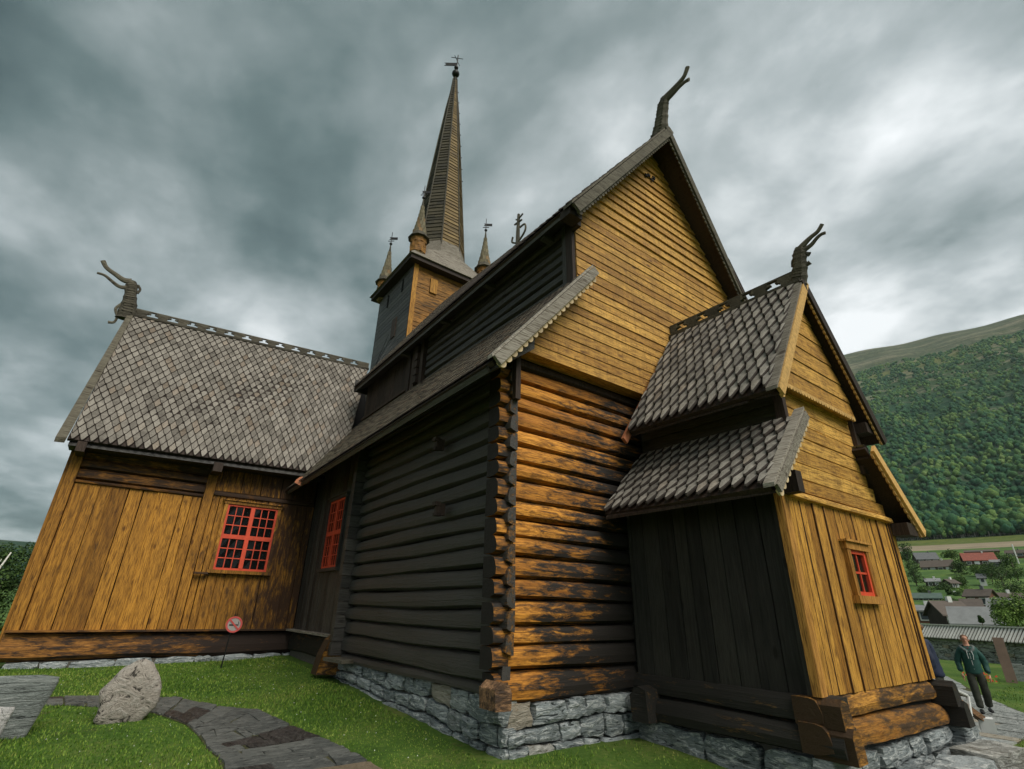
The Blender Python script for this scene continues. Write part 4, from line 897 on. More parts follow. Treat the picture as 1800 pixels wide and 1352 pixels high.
# corner turrets
def turret(cx, cy, z0, lean=0):
    r_ = .33; b = MB(); vs = oc(r_ * .8, z0 - .25, 8, cx, cy) + oc(r_, z0, 8, cx, cy) + oc(r_, z0 + .82, 8, cx, cy)
    b.add(vs, [(i * 8 + k, i * 8 + (k + 1) % 8, (i + 1) * 8 + (k + 1) % 8, (i + 1) * 8 + k) for i in range(2) for k in range(8)] + [tuple(range(7, -1, -1))]); tu = b.obj('turret', 'spire', church)
    for q in range(3):
        for k in range(8):
            a = 2 * math.pi * (k + .5 + .5 * (q % 2)) / 8 ; rr_ = r_ * (.985 if q % 2 == 0 else .94)
            MB().box((cx + rr_ * math.cos(a) * .96, cy + rr_ * math.sin(a) * .96, z0 + .14 + .26 * q), (.15, .02, .125), rz=a + math.pi / 2).obj('board', 'tower_gold', tu)
    c = MB(); cone = [(.48, 0), (.42, .05), (.27, .38), (.18, .9), (.10, 1.5), (.045, 2.1), (.025, 2.35)]
    vs = []; 
    for (rr, h) in cone: vs += oc(rr, z0 + .80 + h, 10, cx, cy)
    c.add(vs, [(i * 10 + k, i * 10 + (k + 1) % 10, (i + 1) * 10 + (k + 1) % 10, (i + 1) * 10 + k) for i in range(len(cone) - 1) for k in range(10)] + [tuple(range(9, -1, -1))]); c.obj('cone_roof', 'grey_dark', tu)
    sh = MB()
    for j in range(7):
        u = .35 + j * .24; rr = None
        for (ra, ha), (rb, hb) in zip(cone, cone[1:]):
            if ha <= u <= hb: rr = ra + (rb - ra) * (u - ha) / (hb - ha)
        n_ = 10
        for k in range(n_):
            a = 2 * math.pi * (k + .5 * (j % 2)) / n_; sh.box((cx + (rr + .005) * math.cos(a), cy + (rr + .005) * math.sin(a), z0 + .80 + u), (rr * .29, .012, .10), rz=a + math.pi / 2)
    sh.obj('shingles', 'shingle_old', tu, kind='stuff')
    ball('ball', (cx, cy, z0 + 3.22), .075, 'iron', tu); b = MB(); b.tube([(cx, cy, z0 + 3.1), (cx, cy, z0 + 3.95)], .018, 5); b.tube([(cx - .12, cy + .1, z0 + 3.40), (cx + .12, cy - .1, z0 + 3.40)], .02, 5); b.obj('finial_rod', 'iron', tu); vane((cx + .3 * d45.x, cy + .3 * d45.y, z0 + 3.5), .55, tu)
turret(7.12, 16.72, 13.95); turret(7.10, 20.10, 13.5); turret(10.62, 16.8, 14.0); turret(10.6, 20.2, 13.9)
# stays and roof ladder where the wing meets the tower
b = MB()
for k in range(4): b.tube([(5.9 + k * .12, 16.9 + k * .25, 7.9 + k * .2), (6.95, 17.3 + k * .35, 9.9 + k * .25)], .012, 4)
b.obj('stay_wires', 'iron', church)
b = MB(); 
for k in range(7): b.tube([(5.75 + k * .13, 17.0, 7.55 + k * .2), (5.85 + k * .13, 17.5, 7.72 + k * .2)], .015, 4)
b.tube([(5.7, 17.0, 7.5), (6.6, 17.0, 8.9)], .018, 4); b.tube([(5.85, 17.5, 7.7), (6.75, 17.5, 9.1)], .018, 4); b.obj('roof_ladder', 'iron', church)
# nave beyond the crossing
b = MB(); b.box((8.6, 25.5, 1.2), (4.0, 5.2, 2.6)); b.obj('rear_wall', 'tar_Y', church)
b = MB(); b.prism([(4.0, 20.6, 3.6), (13.2, 20.6, 3.6), (8.6, 20.6, 11.4)], (0, 10, 0)); b.obj('rear_roof', 'shingle_old', church)
# ================================================================ GROUND AND HILLSIDE
def tprof(r):       # slope (height / distance) of the valley side east of the churchyard
    T = [(42, -.0555), (60, -.062), (90, -.030), (150, -.002), (250, .030), (400, .065), (600, .0890), (700, .0975), (770, .1060), (900, .140), (1100, .186), (1400, .245), (1800, .308), (2300, .366), (2800, .405), (3300, .424), (4200, .39), (6000, .28)]
    for (a, x), (b, y) in zip(T, T[1:]):
        if r <= b: return x + (y - x) * (r - a) / (b - a)
    return T[-1][1]
def HZ(az, r):      # az in degrees clockwise from +Y
    x, y = r * math.sin(rad(az)), r * math.cos(rad(az))
    g0 = G(x, y) if r < 60 else -2.3 + .42
    if r <= 34: return G(x, y)
    w = smooth01((az - 15) / 45) * (1 - smooth01((az - 125) / 45)) if az < 180 else 0
    if az > 330 or az < 15:      # distant ridge behind the birch
        w = max(w, .09 * smooth01(((az if az < 180 else az - 360) + 30) / 20) * smooth01((15 - (az if az < 180 else az - 360)) / 8))
    if r < 42: f = smooth01((r - 34) / 8); return G(x, y) * (1 - f) + f * (-.0555 * r)
    t = tprof(r); base = -2.33 if r < 120 else -2.33
    if t > 0: t *= (.10 + .90 * w)
    h = t * r
    if r > 900: h += 5 * math.sin(az * 1.1 + r * .004) * w + 4 * math.sin(az * 2.9 - r * .006) * w * (r < 2700)
    if r > 3000: h -= (az - 80) * 3.2 * w
    return h
def ringmesh(name, radii, azs, mat, kind='structure', smooth=True):
    vs = [(r * math.sin(rad(a)), r * math.cos(rad(a)), HZ(a, r)) for r in radii for a in azs]; n = len(azs); full = azs[-1] - azs[0] > 355
    fs = []
    for i in range(len(radii) - 1):
        for k in range(n if full else n - 1): k2 = (k + 1) % n; fs.append((i * n + k, i * n + k2, (i + 1) * n + k2, (i + 1) * n + k))
    fs = [tuple(reversed(f)) for f in fs]
    return finish(bpy.data.objects.new(name, mesh(name, vs, fs, mat, smooth)), None, kind, None)
def grassmat(name, a, b, c, s1=1.2, s2=14, bumpd=.03, yellow=.2):
    m, t, p, g = newmat(name); pos = g.outputs['Position']
    n = noise(t, pos, s1, 4, .55); n2 = noise(t, pos, s2, 6, .7)
    col = ramp(t, mth(t, 'ADD', mth(t, 'MULTIPLY', n, .55), mth(t, 'MULTIPLY', n2, .5)), [(.34, a), (.52, b), (.70, c)])
    if name == 'lawn': col = mix(t, ramp(t, mth(t, 'ADD', mth(t, 'MULTIPLY', noise(t, pos, 1.7, 5, .65), .8), mth(t, 'MULTIPLY', n2, .2)), [(.60, (0, 0, 0)), (.68, (.8, .8, .8))]), col, (.085, .062, .035))
    t.links.new(col, p.inputs['Base Color']); p.inputs['Roughness'].default_value = .9; p.inputs['Specular IOR Level'].default_value = .15
    bump(t, p, n2, .8, bumpd); return m
M['lawn'] = grassmat('lawn', (.030, .060, .012), (.060, .118, .018), (.15, .175, .045), .8)
M['meadow'] = grassmat('meadow', (.022, .050, .018), (.060, .120, .028), (.16, .23, .05), .035, .25, .3)
M['strip'] = grassmat('grass_strip', (.045, .075, .018), (.08, .11, .025), (.15, .16, .045), .02, .2, .3)
M['field'] = simple('bare_field', (.25, .20, .13), .95, var=.25, sc=.05, bs=0)
def mountmat():
    m, t, p, g = newmat('mountain'); pos = g.outputs['Position']; sp = t.nodes.new('ShaderNodeSeparateXYZ'); t.links.new(pos, sp.inputs[0])
    n = noise(t, mapping(t, pos, (1, 1, 2)), .0035, 7, .6, .6); n2 = noise(t, pos, .03, 6, .7); n3 = noise(t, mapping(t, pos, (1, .5, 3)), .006, 8, .72, .8)
    hgt = mth(t, 'ADD', mth(t, 'MULTIPLY', sp.outputs[2], 1 / 1500.), mth(t, 'ADD', mth(t, 'MULTIPLY', n, .42), mth(t, 'MULTIPLY', n3, .22)))
    col = ramp(t, hgt, [(.35, (.018, .050, .026)), (.66, (.022, .068, .040)), (.86, (.040, .080, .034)), (.98, (.13, .145, .055)), (1.12, (.075, .095, .060))])
    rock = ramp(t, n3, [(.50, (0, 0, 0)), (.58, (1, 1, 1))]); rk = mth(t, 'MULTIPLY', ramp(t, hgt, [(.45, (.12, .12, .12)), (.85, (.75, .75, .75))]), 1.)
    col = mix(t, mth(t, 'MULTIPLY', rock, rk), col, (.20, .19, .14))
    col = mix(t, .8, col, ramp(t, noise(t, pos, .055, 5, .75), [(.3, (.35, .4, .4)), (.65, (1.6, 1.5, 1.3))]), 'MULTIPLY')
    t.links.new(col, p.inputs['Base Color']); p.inputs['Roughness'].default_value = .95; p.inputs['Specular IOR Level'].default_value = .1
    bump(t, p, mth(t, 'ADD', n3, mth(t, 'MULTIPLY', n2, .4)), .9, 25); return m
M['mountain'] = mountmat()
allaz = [i * 1.5 for i in range(240)]
rr_ = [0.01]; r = .6
while r < 60: rr_.append(r); r *= 1.045
rr_.append(60)
ringmesh('lawn', rr_, allaz, 'lawn')
ringmesh('valley_meadow', [60, 70, 80, 90, 105, 120, 140, 160, 190, 220, 250, 290, 340, 400, 460, 520, 580, 622], allaz, 'meadow')
ringmesh('field', [622, 650, 680, 704], allaz, 'field')
ringmesh('grass_slope', [704, 735, 768], allaz, 'strip')
rr2 = [768, 800]; r = 840
while r < 6000: rr2.append(r); r *= 1.035
ringmesh('mountain', rr2 + [6000], [i * .75 for i in range(480)], 'mountain')

# grass blades close by
def blades(name, n, region, hmin, hmax, seed=3):
    rg = np.random.default_rng(seed); xs = rg.uniform(region[0], region[1], n); ys = rg.uniform(region[2], region[3], n)
    d = np.hypot(xs, ys); keep = (rg.random(n) < np.clip(9.0 / np.maximum(d, 1), .12, 1)) & (d > 1.5)
    keep &= ~((xs > 4.2) & (ys > 5.8)) & ~((xs > 6.6) & (xs < 10.9) & (ys > 3.0)) & ~((ys > 15.95))
    xs, ys = xs[keep], ys[keep]; ok = np.array([not in_path(x + a_, y + b_) for x, y, a_, b_ in zip(xs, ys, rg.normal(0, .035, len(xs)), rg.normal(0, .035, len(xs)))]); xs, ys = xs[ok], ys[ok]
    z = np.array([G(x, y) for x, y in zip(xs, ys)]); m_ = len(xs)
    h = rg.uniform(hmin, hmax, m_) * (1 + .5 * np.sin(xs * 1.3) * np.sin(ys * 1.1)); a = rg.uniform(0, math.pi, m_); w = rg.uniform(.004, .008, m_) * np.clip(np.hypot(xs, ys) / 6, 1, 2)
    lx, ly = rg.uniform(-.6, .6, m_) * h, rg.uniform(-.6, .6, m_) * h
    v = np.zeros((m_, 3, 3)); v[:, 0] = np.c_[xs - w * np.cos(a), ys - w * np.sin(a), z - .005]; v[:, 1] = np.c_[xs + w * np.cos(a), ys + w * np.sin(a), z - .005]; v[:, 2] = np.c_[xs + lx, ys + ly, z + h]
    me = bpy.data.meshes.new(name); me.vertices.add(m_ * 3); me.vertices.foreach_set('co', v.reshape(-1)); me.loops.add(m_ * 3); me.loops.foreach_set('vertex_index', np.arange(m_ * 3, dtype=np.int32))
    me.polygons.add(m_); me.polygons.foreach_set('loop_start', np.arange(0, m_ * 3, 3, dtype=np.int32)); me.polygons.foreach_set('loop_total', np.full(m_, 3, dtype=np.int32)); me.update(); me.validate()
    me.materials.append(M['blade']); return finish(bpy.data.objects.new(name, me), None, 'stuff', None)
m, t, p, g = newmat('grass_blade'); r0 = g.outputs['Random Per Island']; n0 = noise(t, g.outputs['Position'], 1.1, 3, .5)
t.links.new(ramp(t, mth(t, 'ADD', mth(t, 'MULTIPLY', r0, .5), mth(t, 'MULTIPLY', n0, .6)), [(.28, (.040, .095, .010)), (.50, (.095, .185, .020)), (.74, (.20, .28, .045)), (.94, (.34, .31, .10))]), p.inputs['Base Color'])
p.inputs['Roughness'].default_value = .7; p.inputs['Specular IOR Level'].default_value = .2; M['blade'] = m
# flagstone path curving past the north-west corner
PU = [(-2.2, 12.5), (-.30, 12.19), (.30, 11.95), (1.24, 11.66), (1.50, 11.55), (1.98, 10.7), (2.48, 10.09), (2.76, 8.86), (2.95, 8.09), (3.02, 7.49), (3.1, 6.62), (3.15, 5.6), (3.1, 4.6)]
PL = [(-2.2, 11.7), (-.25, 11.53), (.35, 11.2), (1.0, 10.75), (1.16, 10.39), (1.43, 9.61), (1.52, 8.91), (1.54, 8.33), (1.60, 7.96), (1.57, 7.53), (1.55, 6.6), (1.5, 5.6), (1.45, 4.6)]
QU = [(9.9, 3.3), (11.6, 4.5), (14, 6.0), (17, 7.4), (20.5, 8.8), (24, 9.6), (28.5, 10.9)]
QL = [(10.4, 2.2), (11.4, 2.9), (14.4, 3.30), (18, 3.5), (20.0, 4.30), (21.9, 5.5), (27, 7.75)]
def inpoly(x, y, P):
    c = False; j = len(P) - 1
    for i in range(len(P)):
        if (P[i][1] > y) != (P[j][1] > y) and x < (P[j][0] - P[i][0]) * (y - P[i][1]) / (P[j][1] - P[i][1]) + P[i][0]: c = not c
        j = i
    return c
PP, QQ = PU + PL[::-1], QU + QL[::-1]
def in_path(x, y): return inpoly(x, y, PP) or inpoly(x, y, QQ)
def bed(name, U, L_, mat, lift=.004):
    vs, fs = [], []; n = len(U); k = 6
    for i in range(n):
        for j in range(k + 1):
            x = U[i][0] + (L_[i][0] - U[i][0]) * j / k; y = U[i][1] + (L_[i][1] - U[i][1]) * j / k; vs.append((x, y, G(x, y) + lift + .004))
    for i in range(n - 1):
        for j in range(k): fs.append((i * (k + 1) + j, i * (k + 1) + j + 1, (i + 1) * (k + 1) + j + 1, (i + 1) * (k + 1) + j))
    o = finish(bpy.data.objects.new(name, mesh(name, vs, fs, mat)), None, 'structure', None)
    bm = bmesh.new(); bm.from_mesh(o.data); bmesh.ops.recalc_face_normals(bm, faces=bm.faces); bm.to_mesh(o.data); bm.free(); return o
M['soil'] = grassmat('mossy_soil', (.035, .04, .018), (.075, .075, .035), (.13, .115, .07), 3, 30)
def lerp_line(P, s):
    s = min(.9999, max(0, s)) * (len(P) - 1); k = int(s); f = s - k; return (P[k][0] + (P[k + 1][0] - P[k][0]) * f, P[k][1] + (P[k + 1][1] - P[k][1]) * f)
def flags(name, U, L_, ns, nt, mats, parent, th=.03, gap=.03, seed=5, uneven=.015, skip=.0):
    rg = random.Random(seed)
    for i in range(ns):
        cuts = [0] + sorted(rg.uniform(.12, .88) for _ in range(rg.choice(nt) - 1)) + [1]
        cuts = [c for k, c in enumerate(cuts) if k == 0 or c - cuts[k - 1] > .10 or c == 1]
        for a, b in zip(cuts, cuts[1:]):
            if rg.random() < skip: continue
            s0, s1 = i / ns, (i + 1) / ns; P4 = []
            for (s, w) in ((s0, a), (s1, a), (s1, b), (s0, b)):
                s += rg.uniform(-.10, .10) / ns; w = min(1, max(0, w + rg.uniform(-.03, .03))); u_, l_ = lerp_line(U, s), lerp_line(L_, s); P4.append(V((u_[0] + (l_[0] - u_[0]) * w, u_[1] + (l_[1] - u_[1]) * w, 0)))
            c = sum(P4, V()) / 4; pts = []
            for k in range(4):
                p0_, p1_ = P4[k], P4[(k + 1) % 4]
                for f in (.08, .36, .64, .92):
                    q = p0_.lerp(p1_, f); dd = (c - q); q = q + dd.normalized() * (gap * rg.uniform(.4, 1.5)); pts.append(q)
            z0 = rg.uniform(0, uneven); vs = [(q.x, q.y, G(q.x, q.y) + th + z0 + rg.uniform(-.003, .003)) for q in pts] + [(q.x, q.y, G(q.x, q.y) - .02) for q in pts]; n = len(pts)
            vs.append((c.x, c.y, G(c.x, c.y) + th + z0 + .004))
            fs = [(k, (k + 1) % n, 2 * n) for k in range(n)] + [((k + 1) % n, k, n + k, n + (k + 1) % n) for k in range(n)]
            o = finish(bpy.data.objects.new(name, mesh(name, vs, fs, rg.choice(mats))), parent, None, None)
            bm = bmesh.new(); bm.from_mesh(o.data); bmesh.ops.recalc_face_normals(bm, faces=bm.faces)
            if sum(f.normal.z for f in bm.faces) < 0: bmesh.ops.reverse_faces(bm, faces=bm.faces)
            bm.to_mesh(o.data); bm.free()
path = bed('path', PU, PL, 'soil'); flags('flagstone', PU, PL, 26, (2, 3, 3, 4), ['slate', 'slate', 'slate', 'flag_wet'], path, .018, .010)
pave = bed('pavement', QU, QL, 'soil'); flags('flagstone', QU, QL, 26, (4, 5, 6), ['flag_right'], pave, .025, .02, 8)
blades('grass', 150000, (-4.5, 5.2, 3.0, 16.0), .014, .038)
blades('grass', 60000, (5.0, 30, -3.0, 9), .02, .05, 4)
# pebbles and clover
rg = random.Random(2); b = MB()
for _ in range(240):
    x, y = rg.uniform(-2, 4.0), rg.uniform(6, 15)
    if in_path(x, y): continue
    z = G(x, y) + .035; s = rg.uniform(.006, .010); b.add([(x - s, y, z), (x + s, y, z), (x, y + s, z + .012), (x, y - s, z + .012)], [(0, 1, 2), (0, 3, 1)])
M['petal'] = simple('white_petal', (.75, .75, .7), .8, bs=0); b.obj('clover_flowers', 'petal', None, kind='stuff')

# rough steps and blocks at the porch's outer corner
def rock(name, c, s, mat, parent=None, seed=0, sub=3, rough=.16, rz=0, flat=.0, tilt=(0, 0)):
    rg = random.Random(seed); bm = bmesh.new(); bmesh.ops.create_cube(bm, size=2); bmesh.ops.subdivide_edges(bm, edges=bm.edges, cuts=sub, use_grid_fill=True)
    mt = Matrix.Translation(c) @ Matrix.Rotation(rz, 4, 'Z') @ Matrix.Rotation(tilt[0], 4, 'X') @ Matrix.Rotation(tilt[1], 4, 'Y')
    for v in bm.verts:
        q = v.co.copy(); l = max(abs(q.x), abs(q.y), abs(q.z)); rd = q.normalized() * 1.22; q = q.lerp(rd, .32 - flat * .25)
        f = 1 + rough * (math.sin(q.x * 3.1 + seed) * math.sin(q.y * 2.7 + seed * 1.7) + .5 * math.sin(q.z * 5 + seed * 3 + q.x * 4)) * .5 + rg.uniform(-.03, .03)
        v.co = mt @ V((q.x * f * s[0], q.y * f * s[1], q.z * f * s[2]))
    me = bpy.data.meshes.new(name); bm.to_mesh(me); bm.free(); me.materials.append(M[mat]); return finish(bpy.data.objects.new(name, me), parent, None, None)
rk = [(10.95, 3.35, -1.62, .40, .30, .17, 'granite square'), (10.3, 2.75, -1.78, .55, .28, .16, ''), (9.3, 2.78, -1.82, .50, .25, .16, ''), (11.3, 2.7, -1.90, .55, .30, .10, ''), (11.45, 3.3, -1.85, .45, .35, .12, ''), (8.4, 2.8, -1.84, .50, .22, .15, ''), (9.9, 2.45, -1.92, .34, .25, .11, '')]
for i, (x, y, z, a, b_, c, _) in enumerate(rk):
    rock('stone', (x, y, z), (a, b_, c), ('stone', 'flag_right')[i in (3,)], found, i + 3, 4, .15, R.uniform(-.2, .2), .3)

# ================================================================ STANDING STONES AND SIGN
o = None
from mathutils import noise as MN
def flatstone(name, outline, origin, ux, n, th, mat, seed=1, lean=0, dome=.12):
    """upright stone with the given outline (x, z), real thickness and a rough face"""
    ux, n = V(ux).normalized(), V(n).normalized(); O = V(origin); ol = []
    for i in range(len(outline)):
        a, b_ = outline[i], outline[(i + 1) % len(outline)]
        for f in (0, .5): ol.append((a[0] + (b_[0] - a[0]) * f + .012 * MN.noise(V((a[0] * 9, a[1] * 9, seed + f))), a[1] + (b_[1] - a[1]) * f + .012 * MN.noise(V((a[1] * 9, seed, a[0] * 9 + f)))))
    cx = sum(p[0] for p in ol) / len(ol); cz = sum(p[1] for p in ol) / len(ol); N = len(ol); vs, fs = [], []
    lv = [(1.0, .25), (.97, .55), (.88, .80), (.74, .93), (.58, 1.0), (.42, 1.0), (.26, 1.0), (.12, 1.0)]
    for sg_ in (1, -1):
        for (s, d) in lv:
            for (x, z) in ol:
                X_, Z_ = cx + (x - cx) * s, cz + (z - cz) * s; q = V((X_ * 2.2, Z_ * 1.6, seed * 3.7 + sg_))
                dd = th * .5 * d + (dome * th * (MN.noise(q) * 1.2 + .5 * MN.noise(q * 2.7) + .22 * MN.noise(q * 7))) * (d > .5)
                vs.append(O + ux * X_ + V((0, 0, Z_)) + n * (dd * sg_))
        vs.append(O + ux * cx + V((0, 0, cz)) + n * (sg_ * (th * .5 + dome * th * (MN.noise(V((cx * 2.2, cz * 1.6, seed * 3.7 + sg_))) * 1.2))))
    m_ = len(lv) * N + 1
    for half in (0, 1):
        o_ = half * m_
        for i in range(len(lv) - 1):
            for k in range(N): fs.append((o_ + i * N + k, o_ + i * N + (k + 1) % N, o_ + (i + 1) * N + (k + 1) % N, o_ + (i + 1) * N + k))
        for k in range(N): fs.append((o_ + (len(lv) - 1) * N + k, o_ + (len(lv) - 1) * N + (k + 1) % N, o_ + m_ - 1))
    for k in range(N): fs.append((k, (k + 1) % N, m_ + (k + 1) % N, m_ + k))
    me = mesh(name, vs, fs, mat, True); bm = bmesh.new(); bm.from_mesh(me); bmesh.ops.recalc_face_normals(bm, faces=bm.faces); bm.to_mesh(me); bm.free()
    return finish(bpy.data.objects.new(name, me), None, None, None)
SC = .655
o = flatstone('standing_stone', [(a_ * SC * 1.12 - .20 * b_ * SC, b_ * SC) for a_, b_ in [(-.17, -.1), (.42, -.1), (.56, .04), (.72, .22), (.80, .45), (.82, .62), (.78, .82), (.70, 1.00), (.66, 1.12), (.52, 1.20), (.36, 1.16), (.16, 1.04), (.06, .92), (-.06, .76), (-.20, .60), (-.22, .44), (-.19, .34), (-.22, .18), (-.27, .04)]], (.56, 10.2, -1.56), (1, -.04, 0), (0, -1, 0), .26, 'boulder', 4, dome=.18)
tag(o, 'rough pinkish grey boulder set upright in the lawn beside the flagstone path', 'stone')
o = flatstone('grave_slab', [(-1.0, -.1), (-.01, -.1), (.03, .02), (.07, .18), (.12, .38), (.17, .60), (.16, .66), (.0, .69), (-.5, .70), (-1.0, .71)], (-.33, 9.9, -1.60), (1, -.05, 0), (0, -1, 0), .16, 'granite', 7)
tag(o, 'broad dark grey slate grave slab at the lower left with a slanting edge', 'grave slab')
o = flatstone('grave_slab', [(-.5, -.1), (-.12, -.1), (-.08, .05), (-.05, .20), (-.02, .36), (-.02, .41), (-.2, .42), (-.5, .43)], (-.47, 9.4, -1.60), (1, -.05, 0), (0, -1, 0), .12, 'marble', 9)
tag(o, 'small pale grave slab in front of the dark slate one at the left edge', 'grave slab')
sg = thing('no_smoking_sign', 'round red and white no smoking sign on a thin black stake in the lawn', 'sign', (2.62, 14.48, -1.34))
b = MB(); b.tube([(2.60, 14.48, -1.42), (2.66, 14.48, -.22)], .014, 6); b.obj('stake', 'iron', sg)
dn = V((-.12, -1, .1)).normalized(); sx = V((1, -.12, 0)).normalized(); sz = sx.cross(dn); sz = sz if sz.z > 0 else -sz; sc_ = V((2.67, 14.44, -.44))
def disc(name, r0, r1, mat, off, n=28):
    b = MB()
    if r0 == 0: b.prism([sc_ + dn * off + sx * (r1 * math.cos(2 * math.pi * k / n)) + sz * (r1 * math.sin(2 * math.pi * k / n)) for k in range(n)], dn * .012)
    else:
        vs = [sc_ + dn * off + sx * (q * math.cos(2 * math.pi * k / n)) + sz * (q * math.sin(2 * math.pi * k / n)) for q in (r0, r1) for k in range(n)]; vs += [v + dn * .008 for v in vs]
        b.add(vs, [(2 * n + k, 2 * n + (k + 1) % n, 3 * n + (k + 1) % n, 3 * n + k) for k in range(n)] + [(n + k, n + (k + 1) % n, 3 * n + (k + 1) % n, 3 * n + k) for k in range(n)])
    return b.obj(name, mat, sg)
M['sign_white'] = simple('sign_white', (.34, .31, .29), .6, var=.1, bs=0); M['sign_red'] = simple('sign_red', (.50, .07, .06), .6, var=.15, bs=0); M['sign_black'] = simple('sign_black', (.03, .03, .03), .6, bs=0)
disc('sign_plate', 0, .175, 'sign_white', 0); disc('red_ring', .135, .175, 'sign_red', .012)
def sbox(x, z, w, h, off, ang, name, mat):
    u_ = sx * math.cos(ang) + sz * math.sin(ang); v_ = sz * math.cos(ang) - sx * math.sin(ang); b = MB(); b.box(sc_ + sx * x + sz * z + dn * off, (w, .004, h), ax=(u_, dn, v_)); b.obj(name, mat, sg)
sbox(-.02, -.01, .080, .016, .016, 0, 'cigarette', 'sign_black'); sbox(.08, -.01, .014, .016, .016, 0, 'cigarette', 'sign_black'); sbox(.09, .035, .007, .028, .016, .2, 'smoke_mark', 'sign_black')
sbox(0, 0, .145, .018, .022, -math.pi / 4, 'red_bar', 'sign_red')

# ================================================================ CHURCHYARD WALL
W0, W1 = V((46.5, 20.0, 0)), V((30.5, -5.5, 0)); wd = (W1 - W0).normalized(); wn = V((wd.y, -wd.x, 0)); wn = wn if wn.x < 0 else -wn; WL = (W1 - W0).length
yard = thing('churchyard_wall', 'long dry stone churchyard wall with a striped board roof behind the walking man', 'wall', tuple((W0 + W1) / 2 + V((0, 0, -2.4))))
b = MB(); b.box((W0 + W1) / 2 + V((0, 0, -1.75)), (WL / 2, .28, .62), ax=(wd, wn, V((0, 0, 1)))); core_ = b.obj('wall_core', 'mortar', yard)
base = [blob_stone('tmp%d' % i, (-.5, 0, -.5), (.5, 0, -.5), (.5 - .08 * (i % 3), 0, .5 - .1 * (i % 2)), (-.5 + .1 * (i % 2), 0, .5), (0, -1, 0), .35, 'drywall', None, .3, 3) for i in range(6)]
bm_ = [o.data for o in base]
for o in base: bpy.data.objects.remove(o)
rg = random.Random(12); z = -2.42
cnt_ = 0
while z < -1.18:
    h = rg.uniform(.11, .22); x = rg.uniform(0, .4) + 4.0
    while x < 27.5:
        w = rg.uniform(.3, .85); c = W0 + wd * (x + w / 2) + wn * .28
        if cnt_ < 290 or 1:
            placed('stone', bm_[rg.randrange(6)], frame_m(V((c.x, c.y, z + h / 2)), wd * (w * .98), -wn * .35, V((0, 0, h * .96))) @ Matrix.Rotation(rg.uniform(-.05, .05), 4, 'Y'), yard); cnt_ += 1
        x += w
    z += h
for me in bm_: me.name = 'stone'
M['cap_light'] = simple('cap_board_light', (.62, .60, .56), .8, var=.2); 
b = MB(); e0, e1 = W0 + wn * .62, W1 + wn * .62; b.hexa([tuple(e0 + V((0, 0, -1.16))), tuple(e1 + V((0, 0, -1.16))), tuple(W1 + V((0, 0, -.52))), tuple(W0 + V((0, 0, -.52))), tuple(e0 + V((0, 0, -1.10))), tuple(e1 + V((0, 0, -1.10))), tuple(W1 + V((0, 0, -.46))), tuple(W0 + V((0, 0, -.46)))])
e2, e3 = W0 - wn * .62, W1 - wn * .62; b.hexa([tuple(e2 + V((0, 0, -1.16))), tuple(e3 + V((0, 0, -1.16))), tuple(W1 + V((0, 0, -.52))), tuple(W0 + V((0, 0, -.52))), tuple(e2 + V((0, 0, -1.10))), tuple(e3 + V((0, 0, -1.10))), tuple(W1 + V((0, 0, -.46))), tuple(W0 + V((0, 0, -.46)))]); b.obj('wall_roof', 'grey_dark', yard)
b = MB(); x = 0
while x < WL:
    c = W0 + wd * x; A = c + wn * .66 + V((0, 0, -1.12)); B = c + V((0, 0, -.42)); b.hexa([tuple(A), tuple(A + wd * .115), tuple(B + wd * .115), tuple(B), tuple(A + V((0, 0, .05))), tuple(A + wd * .115 + V((0, 0, .05))), tuple(B + wd * .115 + V((0, 0, .05))), tuple(B + V((0, 0, .05)))])
    A = c - wn * .66 + V((0, 0, -1.12)); b.hexa([tuple(A), tuple(A + wd * .115), tuple(B + wd * .115), tuple(B), tuple(A + V((0, 0, .05))), tuple(A + wd * .115 + V((0, 0, .05))), tuple(B + wd * .115 + V((0, 0, .05))), tuple(B + V((0, 0, .05)))])
    x += .205
b.obj('cap_boards', 'cap_light', yard, kind='stuff')
b = MB(); b.box((W0 + W1) / 2 + V((0, 0, -.40)), (WL / 2, .12, .03), ax=(wd, wn, V((0, 0, 1)))); b.obj('ridge_board', 'cap_light', yard)
# gravestones on the far lawn
M['grave_brown'] = simple('brown_gravestone', (.24, .16, .13), .8, var=.2, sc=3, bs=.3)
gx, gy = 27.9, 6.1; b = MB(); nn_ = V((-gx, -gy, 0)).normalized(); tt_ = V((nn_.y, -nn_.x, 0)); b.box((gx, gy, -1.50), (.16, .09, .84), ax=(tt_, nn_, V((0, 0, 1)))); o = b.obj('gravestone', 'grave_brown'); tag(o, 'tall narrow reddish brown gravestone on the lawn behind the man', 'gravestone')
b = MB(); b.box((28.9, 6.05, -2.0), (.26, .1, .38), ax=(tt_, nn_, V((0, 0, 1)))); b.box((28.9, 6.05, -1.62), (.2, .09, .04), ax=(tt_, nn_, V((0, 0, 1)))); o = b.obj('gravestone', 'granite'); tag(o, 'low grey gravestone half hidden behind the tall brown gravestone', 'gravestone')
fl = thing('flower_bed', 'small clump of red flowers at the foot of the brown gravestone', 'flowers', (27.2, 6.9, -2.25)); b = MB()
for _ in range(60): x, y, z = 27.2 + R.gauss(0, .16), 6.8 + R.gauss(0, .2), -2.2 + R.uniform(0, .3); s = .035; b.add([(x - s, y + s, z), (x + s, y - s, z), (x, y, z + s * 1.6)], [(0, 1, 2)])
M['flower_red'] = simple('flower_red', (.6, .09, .03), .8, bs=0); b.obj('petals', 'flower_red', fl, kind='stuff')
b = MB()
